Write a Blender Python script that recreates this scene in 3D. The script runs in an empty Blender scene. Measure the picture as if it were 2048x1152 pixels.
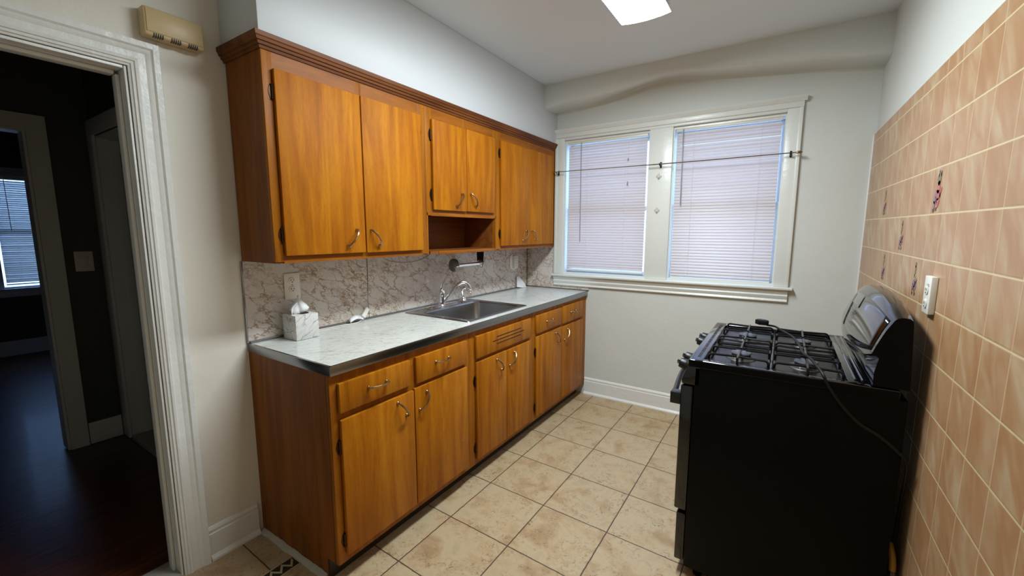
import bpy, bmesh, math, random
from mathutils import Vector, Matrix
random.seed(7)
S = bpy.context.scene
COL = S.collection
PI = math.pi

# ------------------------------------------------------------------ camera
cam_d = bpy.data.cameras.new('camera')
cam_d.sensor_width = 36.0
cam_d.lens = 838.18 / 2048 * 36.0
cam_d.clip_start = 0.02
cam = bpy.data.objects.new('camera', cam_d)
COL.objects.link(cam)
_r = Vector((0.83926573, 0.54371996, 0.00127948))
_u = Vector((-0.07315603, 0.11058848, 0.99117021))
_f = Vector((-0.53877753, 0.83194879, -0.13258951))
M = Matrix(((_r.x, _u.x, -_f.x), (_r.y, _u.y, -_f.y), (_r.z, _u.z, -_f.z)))
cam.matrix_world = Matrix.Translation((1.99561, -0.89541, 1.41252)) @ M.to_4x4()
S.camera = cam

# ------------------------------------------------------------------ world, exposure
S.view_settings.view_transform = 'Standard'
S.view_settings.look = 'None'
S.view_settings.exposure = 2.2
S.view_settings.gamma = 1.0
S.view_settings.use_curve_mapping = False
W_ = bpy.data.worlds.new('world')
S.world = W_
W_.use_nodes = True
wn = W_.node_tree.nodes
wn['Background'].inputs[0].default_value = (0.30, 0.52, 1.0, 1)
wn['Background'].inputs[1].default_value = 1.15
LAMP_COLOR = (0.90, 1.0, 1.05, 1)
LAMP_POWER = 12.4        # emission strength of the ceiling fixture's glass

# ------------------------------------------------------------------ dimensions
W = 2.4036; L = 2.4387; H = 2.571
CT = 0.914; CD = 0.6137
BX = 0.596; UX = 0.285
NEAR = -2.0

# ------------------------------------------------------------------ materials
MATS = {}
def lin(c):
    def g(v):
        v /= 255.0
        return v / 12.92 if v <= 0.04045 else ((v + 0.055) / 1.055) ** 2.4
    return (g(c[0]), g(c[1]), g(c[2]), 1)
class NT:
    def __init__(s, name):
        s.m = bpy.data.materials.new(name); s.m.use_nodes = True
        s.t = s.m.node_tree; s.b = s.t.nodes['Principled BSDF']; s.out = s.t.nodes['Material Output']
    def n(s, typ, **kw):
        x = s.t.nodes.new(typ)
        for k, v in kw.items(): setattr(x, k, v)
        return x
    def l(s, a, b): s.t.links.new(a, b)
    def setv(s, sock, v):
        if hasattr(v, 'links') or isinstance(v, bpy.types.NodeSocket): s.l(v, sock)
        else: sock.default_value = v
    def math(s, op, a, b=None, c=None):
        x = s.n('ShaderNodeMath', operation=op)
        s.setv(x.inputs[0], a)
        if b is not None: s.setv(x.inputs[1], b)
        if c is not None: s.setv(x.inputs[2], c)
        return x.outputs[0]
    def mix(s, f, a, b, blend='MIX'):
        x = s.n('ShaderNodeMix', data_type='RGBA', blend_type=blend)
        s.setv(x.inputs[0], f); s.setv(x.inputs[6], a); s.setv(x.inputs[7], b)
        return x.outputs[2]
    def co(s):
        return s.n('ShaderNodeTexCoord').outputs['Object']
    def world(s):
        return s.n('ShaderNodeNewGeometry').outputs['Position']
    def mapping(s, vec, scale=(1, 1, 1), rot=(0, 0, 0), loc=(0, 0, 0)):
        x = s.n('ShaderNodeMapping')
        s.l(vec, x.inputs[0])
        s.setv(x.inputs['Location'], loc); s.setv(x.inputs['Rotation'], rot); s.setv(x.inputs['Scale'], scale)
        return x.outputs[0]
    def noise(s, vec, scale, detail=4, rough=0.5, dist=0.0):
        x = s.n('ShaderNodeTexNoise'); s.l(vec, x.inputs['Vector'])
        x.inputs['Scale'].default_value = scale; x.inputs['Detail'].default_value = detail
        x.inputs['Roughness'].default_value = rough; x.inputs['Distortion'].default_value = dist
        return x.outputs['Fac']
    def ramp(s, fac, stops):
        x = s.n('ShaderNodeValToRGB'); s.l(fac, x.inputs[0])
        e = x.color_ramp.elements
        while len(e) < len(stops): e.new(0.5)
        for i, (p, c) in enumerate(stops):
            e[i].position = p; e[i].color = c if len(c) == 4 else (*c, 1)
        return x.outputs[0]
    def bump(s, h, strength=0.2, dist=0.01):
        x = s.n('ShaderNodeBump'); s.l(h, x.inputs['Height'])
        x.inputs['Strength'].default_value = strength; x.inputs['Distance'].default_value = dist
        s.l(x.outputs[0], s.b.inputs['Normal'])
    def done(s, rough=None, metal=None, coat=None, spec=None):
        if rough is not None: s.setv(s.b.inputs['Roughness'], rough)
        if metal is not None: s.b.inputs['Metallic'].default_value = metal
        if coat is not None: s.b.inputs['Coat Weight'].default_value = coat; s.b.inputs['Coat Roughness'].default_value = 0.12
        if spec is not None: s.b.inputs['Specular IOR Level'].default_value = spec
        return s.m
def plain(name, rgb, rough=0.5, metal=0.0, coat=0.0, var=0.0, spec=None):
    k = NT(name)
    c = lin(rgb)
    if var:
        f = k.noise(k.co(), 18, 3)
        c2 = tuple(v * (1 - var) for v in c[:3]) + (1,)
        k.l(k.mix(f, c, c2), k.b.inputs['Base Color'])
    else:
        k.b.inputs['Base Color'].default_value = c
    return k.done(rough, metal, coat, spec)
def paint(name, rgb, rough=0.55, bump=0.25, scale=9, fine=0.06):
    k = NT(name); p = k.world()
    f = k.noise(p, 2.2, 3)
    c = lin(rgb); c2 = tuple(v * 0.93 for v in c[:3]) + (1,)
    k.l(k.mix(f, c, c2), k.b.inputs['Base Color'])
    a = k.noise(p, scale, 5, 0.55)
    b = k.noise(p, 160, 2)
    h = k.math('ADD', a, k.math('MULTIPLY', b, fine))
    k.bump(h, bump, 0.012)
    return k.done(rough)
def wood(name, dark, mid, light, axis='z', rough=0.28, contrast=0.95, band=13.0, speck=0.0):
    k = NT(name)
    oi = k.n('ShaderNodeObjectInfo').outputs['Random']
    pos = k.world()
    off = k.n('ShaderNodeCombineXYZ'); k.l(k.math('MULTIPLY', oi, 37.0), off.inputs[0]); k.l(k.math('MULTIPLY', oi, 11.0), off.inputs[1]); k.l(k.math('MULTIPLY', oi, 23.0), off.inputs[2])
    ad = k.n('ShaderNodeVectorMath', operation='ADD'); k.l(pos, ad.inputs[0]); k.l(off.outputs[0], ad.inputs[1])
    sc = {'z': (1, 1, 0.09), 'y': (1, 0.09, 1), 'x': (0.09, 1, 1)}[axis]
    v = k.mapping(ad.outputs[0], sc)
    g1 = k.noise(v, band, 3, 0.5, 1.3)
    g2 = k.noise(v, band * 9, 4, 0.6, 0.4)
    g3 = k.noise(ad.outputs[0], 2.5, 2)
    s_ = k.math('ADD', k.math('MULTIPLY', k.math('SUBTRACT', g1, 0.5), 0.85 * contrast), k.math('ADD', 0.31, k.math('ADD', k.math('MULTIPLY', g2, 0.25), k.math('MULTIPLY', g3, 0.25))))
    c = k.ramp(s_, [(0.33, lin(dark)), (0.55, lin(mid)), (0.78, lin(light))])
    v2 = k.mapping(ad.outputs[0], tuple(a * 1.0 for a in sc))
    pore = k.noise(v2, 320, 2, 0.7)
    pf = k.ramp(pore, [(0.33, (0.72, 0.68, 0.62)), (0.47, (1, 1, 1))])
    c = k.mix(0.6, c, pf, 'MULTIPLY')
    if speck:
        vo = k.n('ShaderNodeTexVoronoi'); vo.feature = 'F1'; k.l(ad.outputs[0], vo.inputs['Vector']); vo.inputs['Scale'].default_value = 13
        ms = k.math('LESS_THAN', vo.outputs['Distance'], 0.038)
        wn_ = k.n('ShaderNodeTexWhiteNoise'); k.l(vo.outputs['Position'], wn_.inputs['Vector'])
        ms = k.math('MULTIPLY', ms, k.math('GREATER_THAN', wn_.outputs['Value'], 0.72))
        c = k.mix(k.math('MULTIPLY', ms, speck), c, lin((215, 180, 120)))
    k.l(c, k.b.inputs['Base Color'])
    k.bump(g2, 0.05, 0.002)
    m = k.done(rough, 0, 0.0, 0.18)
    return m
def marble(name, base, base2, vein, vein2, scale, width, strength, rough=0.25, stretch=(1, 1, 1), rot=(0, 0, 0), warp=1.1, fine=0.7):
    """ridged-noise veins: thin dark lines along the zero crossings of warped noise"""
    k = NT(name); p = k.world()
    p = k.mapping(p, (1, 1, 1), (0, 0, 0))
    v = k.mapping(k.mapping(p, (1, 1, 1), rot), stretch)
    dn = k.n('ShaderNodeTexNoise'); k.l(v, dn.inputs['Vector']); dn.inputs['Scale'].default_value = scale * 0.8; dn.inputs['Detail'].default_value = 6; dn.inputs['Roughness'].default_value = 0.68
    sb = k.n('ShaderNodeVectorMath', operation='SUBTRACT'); k.l(dn.outputs['Color'], sb.inputs[0]); sb.inputs[1].default_value = (0.5, 0.5, 0.5)
    ms = k.n('ShaderNodeVectorMath', operation='SCALE'); k.l(sb.outputs[0], ms.inputs[0]); ms.inputs['Scale'].default_value = warp / scale
    ad = k.n('ShaderNodeVectorMath', operation='ADD'); k.l(v, ad.inputs[0]); k.l(ms.outputs[0], ad.inputs[1])
    def cells(sc, w):
        vo = k.n('ShaderNodeTexVoronoi'); vo.feature = 'DISTANCE_TO_EDGE'
        k.l(ad.outputs[0], vo.inputs['Vector']); vo.inputs['Scale'].default_value = sc
        return k.ramp(vo.outputs['Distance'], [(0.0, (1, 1, 1)), (w * 0.4, (0.6, 0.6, 0.6)), (w, (0, 0, 0))])
    def ridge(sc, w, lo=0.5):
        f = k.noise(ad.outputs[0], sc, 3, 0.55, 0.6)
        d = k.math('ABSOLUTE', k.math('SUBTRACT', f, lo))
        return k.ramp(d, [(0.0, (1, 1, 1)), (w, (0, 0, 0))])
    a = cells(scale, width)
    b = cells(scale * 2.6, width * 1.7)
    c2 = ridge(scale * 0.9, width * 0.16)
    m1 = k.ramp(k.noise(p, scale * 0.5, 3), [(0.38, (0.12, 0.12, 0.12)), (0.52, (1, 1, 1))])
    m2 = k.ramp(k.noise(k.mapping(p, stretch, rot), scale * 0.4, 3), [(0.47, (0, 0, 0)), (0.56, (1, 1, 1))])
    a = k.mix(1.0, a, m1, 'MULTIPLY'); b = k.mix(1.0, b, m2, 'MULTIPLY')
    c = k.mix(k.noise(p, 4, 3), lin(base), lin(base2))
    c = k.mix(k.math('MULTIPLY', c2, strength * 0.55), c, lin(vein2))
    c = k.mix(k.math('MULTIPLY', b, strength * fine), c, lin(vein2))
    c = k.mix(k.math('MULTIPLY', a, strength), c, lin(vein))
    k.l(c, k.b.inputs['Base Color'])
    return k.done(rough, 0, 0.0)
M_WALL = paint('wall_paint', (216, 218, 212), 0.5, 0.35, 6)
M_CEIL = paint('ceiling_paint', (226, 234, 238), 0.6, 0.15, 5)
M_SOFF = paint('soffit_paint', (212, 215, 218), 0.45, 0.15, 5)
M_TRIM = paint('trim_paint', (234, 234, 230), 0.32, 0.25, 25)
M_TRIMW = paint('window_trim_paint', (228, 230, 224), 0.3, 0.15, 25)
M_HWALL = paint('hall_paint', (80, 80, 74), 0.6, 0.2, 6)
M_HTRIM = paint('hall_trim_paint', (232, 234, 228), 0.4, 0.2, 20)
M_DOORV = wood('honey_wood', (138, 74, 2), (168, 98, 4), (190, 122, 12), 'z', 0.6)
M_LOWV = wood('amber_wood', (134, 74, 6), (166, 98, 12), (188, 122, 26), 'z', 0.42, speck=0.8)
M_FRAMEV = wood('frame_wood', (118, 66, 8), (150, 88, 14), (170, 106, 24), 'z', 0.45)
M_FRAMEH = wood('rail_wood', (112, 60, 10), (142, 80, 16), (160, 98, 26), 'y', 0.45)
M_CROWN = wood('crown_wood', (78, 40, 16), (104, 58, 24), (126, 74, 34), 'y', 0.45)
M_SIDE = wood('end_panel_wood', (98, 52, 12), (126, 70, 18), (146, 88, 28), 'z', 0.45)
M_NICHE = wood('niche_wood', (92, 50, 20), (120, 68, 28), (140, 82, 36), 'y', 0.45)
M_TOE = plain('toe_kick_black', (34, 26, 18), 0.5)
M_SPLASH = marble('backsplash_laminate', (222, 213, 204), (208, 198, 190), (138, 104, 64), (146, 114, 76), 12.0, 0.055, 0.95, 0.2, (1.0, 0.62, 1.3), (0.5, 0, 0), 2.0, 0.95)
M_TOP = marble('counter_laminate', (220, 222, 216), (210, 212, 206), (158, 154, 136), (170, 166, 148), 15.0, 0.05, 0.75, 0.2, (2.2, 0.55, 1), (0, 0, 0.75), 1.6, 0.7)
M_TISSUE = marble('tissue_box_marble', (224, 222, 218), (208, 206, 202), (120, 116, 114), (160, 156, 152), 24.0, 0.05, 0.8, 0.4, (1.0, 1.3, 0.22), (0.75, 0.35, 0.0), 0.8, 0.5)
M_STEEL = plain('stainless_steel', (168, 168, 168), 0.27, 1.0)
M_EDGE = plain('edge_metal', (150, 152, 156), 0.22, 1.0)
M_CHROME = plain('chrome', (240, 240, 242), 0.14, 1.0)
M_HANDLE = plain('handle_metal', (168, 140, 104), 0.25, 1.0)
M_HINGE = plain('hinge_metal', (70, 48, 30), 0.35, 0.8)
M_WHITE = plain('white_plastic', (228, 226, 216), 0.35)
M_WPLATE = plain('outlet_plate_plastic', (234, 228, 212), 0.35)
M_DARK = plain('dark_slot', (16, 14, 12), 0.6)
M_BLACK = plain('black_enamel', (6, 6, 7), 0.09, 0, 0.5)
M_BLACKM = plain('black_side_panel', (5, 5, 5), 0.38, spec=0.12)
M_BLACKR = plain('black_cast_wire', (10, 10, 12), 0.3, 0, 0.2)
M_BURN = plain('burner_cap', (84, 88, 98), 0.35, 0.3)
M_ALU = plain('burner_aluminium', (96, 94, 92), 0.45, 0.9)
M_WELL = plain('burner_well_enamel', (11, 11, 12), 0.3, var=0.5)
M_KNOB = plain('black_knob_plastic', (12, 12, 12), 0.4)
M_RUBBER = plain('cord_rubber', (11, 11, 12), 0.5, spec=0.3)
M_BEIGE = plain('beige_plastic', (214, 190, 142), 0.4, var=0.12)
M_PAPER = plain('paper_tissue', (236, 238, 238), 0.8)
M_CORDW = plain('white_cord', (206, 200, 184), 0.5)
M_YELLOW = plain('yellow_gas_hose', (170, 120, 30), 0.45, 0.0, 0.2)
M_BRASS = plain('aged_brass', (150, 128, 92), 0.3, 1.0)
M_RODM = plain('curtain_rod_metal', (150, 142, 128), 0.25, 1.0)
M_SADDLE = plain('marble_saddle', (176, 172, 162), 0.4, var=0.2)
M_CAULK = plain('white_caulk', (200, 194, 180), 0.6, var=0.3)
M_DISPLAY = plain('display_glass', (2, 2, 2), 0.05, 0, 1.0)
M_PRINT = plain('panel_print', (150, 150, 156), 0.4)
M_IRON = plain('dark_iron', (22, 20, 20), 0.4, 0.5)

def mat_clear():
    k = NT('clear_plastic'); k.b.inputs['Transmission Weight'].default_value = 0.8
    k.b.inputs['Base Color'].default_value = (0.85, 0.85, 0.83, 1)
    return k.done(0.12)
M_CLEAR = mat_clear()
def mat_pane():
    k = NT('window_glass')
    tr = k.n('ShaderNodeBsdfTransparent'); tr.inputs[0].default_value = (0.95, 0.97, 1, 1)
    gl = k.n('ShaderNodeBsdfGlossy'); gl.inputs['Roughness'].default_value = 0.02
    mx = k.n('ShaderNodeMixShader'); mx.inputs[0].default_value = 0.07
    k.l(tr.outputs[0], mx.inputs[1]); k.l(gl.outputs[0], mx.inputs[2]); k.l(mx.outputs[0], k.out.inputs[0])
    return k.m
M_PANE = mat_pane()
def mat_slat(name, col, tcol, f=0.4):
    k = NT(name)
    d = k.n('ShaderNodeBsdfPrincipled'); d.inputs['Base Color'].default_value = lin(col); d.inputs['Roughness'].default_value = 0.35
    t = k.n('ShaderNodeBsdfTranslucent'); t.inputs[0].default_value = lin(tcol)
    mx = k.n('ShaderNodeMixShader'); mx.inputs[0].default_value = f
    k.l(d.outputs[0], mx.inputs[1]); k.l(t.outputs[0], mx.inputs[2]); k.l(mx.outputs[0], k.out.inputs[0])
    return k.m
M_SLAT_FAR = mat_slat('far_blind_slat_vinyl', (206, 206, 206), (214, 208, 196), 0.42)
M_SLAT = mat_slat('blind_slat_vinyl', (228, 222, 218), (240, 220, 204), 0.45)
def mat_emit(name, col, st):
    k = NT(name); k.b.inputs['Base Color'].default_value = (0.9, 0.95, 0.93, 1)
    k.b.inputs['Emission Color'].default_value = col; k.b.inputs['Emission Strength'].default_value = st
    return k.done(0.3)
M_LAMP = mat_emit('lit_lamp_glass', LAMP_COLOR, LAMP_POWER)

def mat_floor_tile():
    k = NT('floor_tile'); p = k.world()
    s = k.n('ShaderNodeSeparateXYZ'); k.l(p, s.inputs[0]); X, Y = s.outputs[0], s.outputs[1]
    wob = k.math('MULTIPLY', k.math('SUBTRACT', k.noise(p, 30, 2), 0.5), 0.004)
    u = k.math('DIVIDE', k.math('ADD', k.math('SUBTRACT', X, 0.692), wob), 0.3465)
    ys = k.math('ADD', k.math('SUBTRACT', Y, 0.898), k.math('MULTIPLY', k.math('SUBTRACT', X, 0.69), 0.033))
    v = k.math('DIVIDE', k.math('ADD', ys, wob), 0.341)
    def edge(a):
        fr = k.math('SUBTRACT', a, k.math('FLOOR', a))
        return k.math('MINIMUM', fr, k.math('SUBTRACT', 1.0, fr))
    e = k.math('MINIMUM', edge(u), edge(v))
    g = k.ramp(e, [(0.0055, (1, 1, 1)), (0.010, (0, 0, 0))])
    cid = k.n('ShaderNodeCombineXYZ'); k.l(k.math('FLOOR', u), cid.inputs[0]); k.l(k.math('FLOOR', v), cid.inputs[1])
    wn_ = k.n('ShaderNodeTexWhiteNoise'); k.l(cid.outputs[0], wn_.inputs['Vector'])
    sh = k.n('ShaderNodeVectorMath', operation='MULTIPLY_ADD'); k.l(wn_.outputs['Color'], sh.inputs[0]); sh.inputs[1].default_value = (9, 9, 9); k.l(p, sh.inputs[2])
    a = k.noise(sh.outputs[0], 6.5, 6, 0.62, 0.5)
    b = k.noise(sh.outputs[0], 38, 5, 0.7, 1.8)
    base = k.ramp(a, [(0.32, lin((176, 156, 122))), (0.46, lin((188, 167, 132))), (0.55, lin((182, 157, 120))), (0.68, lin((164, 134, 98)))])
    spk = k.ramp(b, [(0.38, (1, 1, 1)), (0.46, (0, 0, 0))])
    msk = k.ramp(k.noise(sh.outputs[0], 9, 3), [(0.38, (0, 0, 0)), (0.62, (1, 1, 1))])
    spk = k.mix(1.0, spk, msk, 'MULTIPLY')
    c = k.mix(k.math('MULTIPLY', spk, 0.75), base, lin((112, 84, 56)))
    c = k.mix(k.math('MULTIPLY', wn_.outputs['Value'], 0.12), c, lin((150, 120, 90)))
    c = k.mix(g, c, lin((70, 50, 34)))
    k.l(c, k.b.inputs['Base Color'])
    h = k.math('SUBTRACT', k.math('MULTIPLY', b, 0.12), g)
    k.bump(h, 0.35, 0.002)
    return k.done(k.math('ADD', 0.32, k.math('MULTIPLY', b, 0.3)))
M_FTILE = mat_floor_tile()

def mat_wall_tile():
    k = NT('wall_tile'); p = k.world()
    s = k.n('ShaderNodeSeparateXYZ'); k.l(p, s.inputs[0]); Y, Z = s.outputs[1], s.outputs[2]
    cl = k.n('ShaderNodeClamp'); k.l(k.math('DIVIDE', k.math('SUBTRACT', Z, 1.17), 0.45), cl.inputs[0])
    zs = k.math('SUBTRACT', Z, k.math('MULTIPLY', k.math('MULTIPLY', k.math('SUBTRACT', Y, 0.65), 0.016), cl.outputs[0]))
    u = k.math('DIVIDE', k.math('SUBTRACT', Y, 0.6245), 0.1443)
    v = k.math('DIVIDE', k.math('SUBTRACT', zs, 1.174), 0.1468)
    def edge(a):
        fr = k.math('SUBTRACT', a, k.math('FLOOR', a))
        return k.math('MINIMUM', fr, k.math('SUBTRACT', 1.0, fr))
    eu, ev = edge(u), edge(v)
    gu = k.ramp(eu, [(0.011, (1, 1, 1)), (0.022, (0, 0, 0))])
    gv = k.ramp(ev, [(0.010, (1, 1, 1)), (0.020, (0, 0, 0))])
    g = k.math('MAXIMUM', gu, gv)
    cid = k.n('ShaderNodeCombineXYZ'); k.l(k.math('FLOOR', u), cid.inputs[0]); k.l(k.math('FLOOR', v), cid.inputs[1])
    wn_ = k.n('ShaderNodeTexWhiteNoise'); k.l(cid.outputs[0], wn_.inputs['Vector'])
    sh = k.n('ShaderNodeVectorMath', operation='MULTIPLY_ADD'); k.l(wn_.outputs['Color'], sh.inputs[0]); sh.inputs[1].default_value = (5, 5, 5); k.l(p, sh.inputs[2])
    q = k.mapping(k.mapping(sh.outputs[0], (1, 1, 1), (0.55, 0, 0)), (1, 1, 0.38))
    a = k.noise(q, 17, 3, 0.5, 0.5)
    c = k.ramp(a, [(0.30, lin((168, 124, 86))), (0.46, lin((176, 136, 98))), (0.57, lin((182, 148, 112))), (0.70, lin((190, 166, 132)))])
    c = k.mix(k.math('MULTIPLY', wn_.outputs['Value'], 0.18), c, lin((166, 120, 86)))
    c = k.mix(k.math('MULTIPLY', gu, 0.9), c, lin((204, 174, 136)))
    c = k.mix(gv, c, lin((214, 196, 152)))
    k.l(c, k.b.inputs['Base Color'])
    bev = k.ramp(k.math('MINIMUM', eu, ev), [(0.0, (0, 0, 0)), (0.035, (1, 1, 1))])
    h = k.math('ADD', k.math('MULTIPLY', a, 0.25), bev)
    k.bump(h, 0.35, 0.002)
    return k.done(0.33)
M_WTILE = mat_wall_tile()

def mat_hardwood():
    k = NT('dark_hardwood'); p = k.world()
    s = k.n('ShaderNodeSeparateXYZ'); k.l(p, s.inputs[0]); X, Y = s.outputs[0], s.outputs[1]
    v = k.math('DIVIDE', X, 0.057)
    fr = k.math('SUBTRACT', v, k.math('FLOOR', v))
    e = k.math('MINIMUM', fr, k.math('SUBTRACT', 1.0, fr))
    g = k.ramp(e, [(0.015, (1, 1, 1)), (0.05, (0, 0, 0))])
    cid = k.n('ShaderNodeCombineXYZ'); k.l(k.math('FLOOR', v), cid.inputs[0])
    wn_ = k.n('ShaderNodeTexWhiteNoise'); k.l(cid.outputs[0], wn_.inputs['Vector'])
    q = k.mapping(p, (1, 0.08, 1))
    a = k.noise(q, 40, 4, 0.6)
    c = k.ramp(a, [(0.3, lin((62, 30, 16))), (0.6, lin((104, 54, 28)))])
    c = k.mix(k.math('MULTIPLY', wn_.outputs['Value'], 0.3), c, lin((56, 26, 16)))
    c = k.mix(g, c, lin((16, 8, 6)))
    k.l(c, k.b.inputs['Base Color'])
    k.bump(k.math('SUBTRACT', k.math('MULTIPLY', a, 0.5), g), 0.35, 0.002)
    return k.done(0.34, 0, 0.1, 0.4)
M_HARD = mat_hardwood()

# ------------------------------------------------------------------ geometry helpers
class MB:
    """collects shapes in world coordinates, then links them as one mesh object"""
    def __init__(s): s.bm = bmesh.new(); s.mi = 0; s.mats = []
    def _tag(s, faces):
        for f in faces: f.material_index = s.mi
    def slot(s, i): s.mi = i; return s
    def box(s, x0, x1, y0, y1, z0, z1, bev=0.0, seg=2):
        vs = [s.bm.verts.new((x, y, z)) for x in (x0, x1) for y in (y0, y1) for z in (z0, z1)]
        idx = [(0, 1, 3, 2), (4, 6, 7, 5), (0, 4, 5, 1), (2, 3, 7, 6), (0, 2, 6, 4), (1, 5, 7, 3)]
        fs = [s.bm.faces.new([vs[i] for i in f]) for f in idx]
        s._tag(fs)
        if bev > 0:
            es = list({e for f in fs for e in f.edges})
            r = bmesh.ops.bevel(s.bm, geom=es, offset=bev, segments=seg, affect='EDGES', profile=0.5)
            s._tag(r['faces'])
        return s
    def prism(s, pts, vec, bev=0.0, seg=2):
        """extrude a closed 3-D polygon along vec"""
        vec = Vector(vec)
        a = [s.bm.verts.new(p) for p in pts]; b = [s.bm.verts.new(Vector(p) + vec) for p in pts]
        n = len(pts)
        fs = [s.bm.faces.new(a), s.bm.faces.new(b[::-1])]
        for i in range(n): fs.append(s.bm.faces.new((a[i], b[i], b[(i + 1) % n], a[(i + 1) % n])))
        s._tag(fs)
        bmesh.ops.recalc_face_normals(s.bm, faces=fs)
        if bev > 0:
            es = list({e for f in fs[:2] for e in f.edges})
            r = bmesh.ops.bevel(s.bm, geom=es, offset=bev, segments=seg, affect='EDGES', profile=0.5)
            s._tag(r['faces'])
        return s
    def tube(s, pts, r, n=10, cap=True, closed=False, flat=None):
        """sweep a circle (or an ellipse: flat=(normal, factor)) along a path; r a number or a list"""
        P = [Vector(p) for p in pts]; m = len(P)
        R = r if isinstance(r, (list, tuple)) else [r] * m
        rings = []
        ref = None
        for i in range(m):
            if closed: t = P[(i + 1) % m] - P[i - 1]
            else: t = P[min(i + 1, m - 1)] - P[max(i - 1, 0)]
            t.normalize()
            if ref is None:
                ref = Vector((0, 0, 1)) if abs(t.z) < 0.9 else Vector((1, 0, 0))
            a = ref - t * ref.dot(t)
            if a.length < 1e-5: a = t.orthogonal()
            a.normalize(); b = t.cross(a); ref = a
            ring = []
            for j in range(n):
                th = 2 * PI * j / n
                d = a * math.cos(th) + b * math.sin(th)
                if flat:
                    nn = Vector(flat[0]).normalized(); d = d - nn * d.dot(nn) * (1 - flat[1])
                ring.append(s.bm.verts.new(P[i] + d * R[i]))
            rings.append(ring)
        fs = []
        for i in range(m if closed else m - 1):
            A, B = rings[i], rings[(i + 1) % m]
            for j in range(n): fs.append(s.bm.faces.new((A[j], A[(j + 1) % n], B[(j + 1) % n], B[j])))
        if cap and not closed:
            fs.append(s.bm.faces.new(rings[0][::-1])); fs.append(s.bm.faces.new(rings[-1]))
        s._tag(fs)
        for f in fs: f.smooth = True
        return s
    def lathe(s, prof, c, axis='z', n=28):
        """prof: list of (radius, height) from c along axis"""
        c = Vector(c)
        ex, ey, ez = {'z': ((1, 0, 0), (0, 1, 0), (0, 0, 1)), 'x': ((0, 1, 0), (0, 0, 1), (1, 0, 0)), 'y': ((0, 0, 1), (1, 0, 0), (0, 1, 0))}[axis] if isinstance(axis, str) else axis
        ex, ey, ez = Vector(ex), Vector(ey), Vector(ez)
        rings = []
        for r, h in prof:
            r = max(r, 1e-5)
            rings.append([s.bm.verts.new(c + ez * h + (ex * math.cos(2 * PI * j / n) + ey * math.sin(2 * PI * j / n)) * r) for j in range(n)])
        fs = []
        for i in range(len(rings) - 1):
            A, B = rings[i], rings[i + 1]
            for j in range(n): fs.append(s.bm.faces.new((A[j], A[(j + 1) % n], B[(j + 1) % n], B[j])))
        fs.append(s.bm.faces.new(rings[0][::-1])); fs.append(s.bm.faces.new(rings[-1]))
        s._tag(fs)
        for f in fs: f.smooth = True
        return s
    def loft(s, rings, closed_ring=False, cap=False, smooth=True):
        """rings: list of point lists of equal length"""
        V = [[s.bm.verts.new(p) for p in r] for r in rings]
        fs = []
        for i in range(len(V) - 1):
            n = len(V[i])
            for j in range(n if closed_ring else n - 1):
                fs.append(s.bm.faces.new((V[i][j], V[i][(j + 1) % n], V[i + 1][(j + 1) % n], V[i + 1][j])))
        if cap:
            fs.append(s.bm.faces.new(V[0][::-1])); fs.append(s.bm.faces.new(V[-1]))
        s._tag(fs)
        for f in fs: f.smooth = smooth
        return s
    def build(s, name, mat, parent=None, base=None, angle=35, sides=None):
        mats = mat if isinstance(mat, (list, tuple)) else [mat]
        base = Vector(base) if base is not None else (root_of(parent).location.copy() if parent else Vector((0, 0, 0)))
        bmesh.ops.translate(s.bm, verts=s.bm.verts, vec=-base)
        bmesh.ops.recalc_face_normals(s.bm, faces=s.bm.faces)
        for f in s.bm.faces: f.smooth = True
        for e in s.bm.edges:
            if len(e.link_faces) == 2 and e.link_faces[0].normal.angle(e.link_faces[1].normal, 0) > math.radians(angle): e.smooth = False
        if sides is not None:
            for f in s.bm.faces:
                if abs(f.normal.y) > 0.8: f.material_index = sides
        me = bpy.data.meshes.new(name); s.bm.to_mesh(me); s.bm.free()
        for m in mats: me.materials.append(m)
        o = bpy.data.objects.new(name, me); COL.objects.link(o)
        if parent: o.parent = parent
        else: o.location = base
        return o
def root_of(o):
    while o.parent: o = o.parent
    return o
def tag(o, label, cat, group=None):
    o['label'] = label; o['category'] = cat
    if group: o['group'] = group
    return o
def thing(name, loc, label, cat, group=None):
    o = bpy.data.objects.new(name, None); COL.objects.link(o); o.location = loc
    o.empty_display_size = 0.05
    return tag(o, label, cat, group)
def struct(o, label=None):
    o['kind'] = 'structure'
    if label: o['label'] = label
    return o
def bez(pts, n=8):
    """Catmull-Rom through the points"""
    P = [Vector(p) for p in pts]; out = []
    for i in range(len(P) - 1):
        p0, p1, p2, p3 = P[max(i - 1, 0)], P[i], P[i + 1], P[min(i + 2, len(P) - 1)]
        for k in range(n):
            t = k / n
            out.append(0.5 * ((2 * p1) + (p2 - p0) * t + (2 * p0 - 5 * p1 + 4 * p2 - p3) * t * t + (3 * p1 - p0 - 3 * p2 + p3) * t ** 3))
    out.append(P[-1]); return out
def interp(tab, x):
    for (a, va), (b, vb) in zip(tab, tab[1:]):
        if x <= b: 
            t = max(0, (x - a) / (b - a)); t = t * t * (3 - 2 * t) if False else t
            return va + (vb - va) * t
    return tab[-1][1]

# ------------------------------------------------------------------ room shell
T = 0.12
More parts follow.
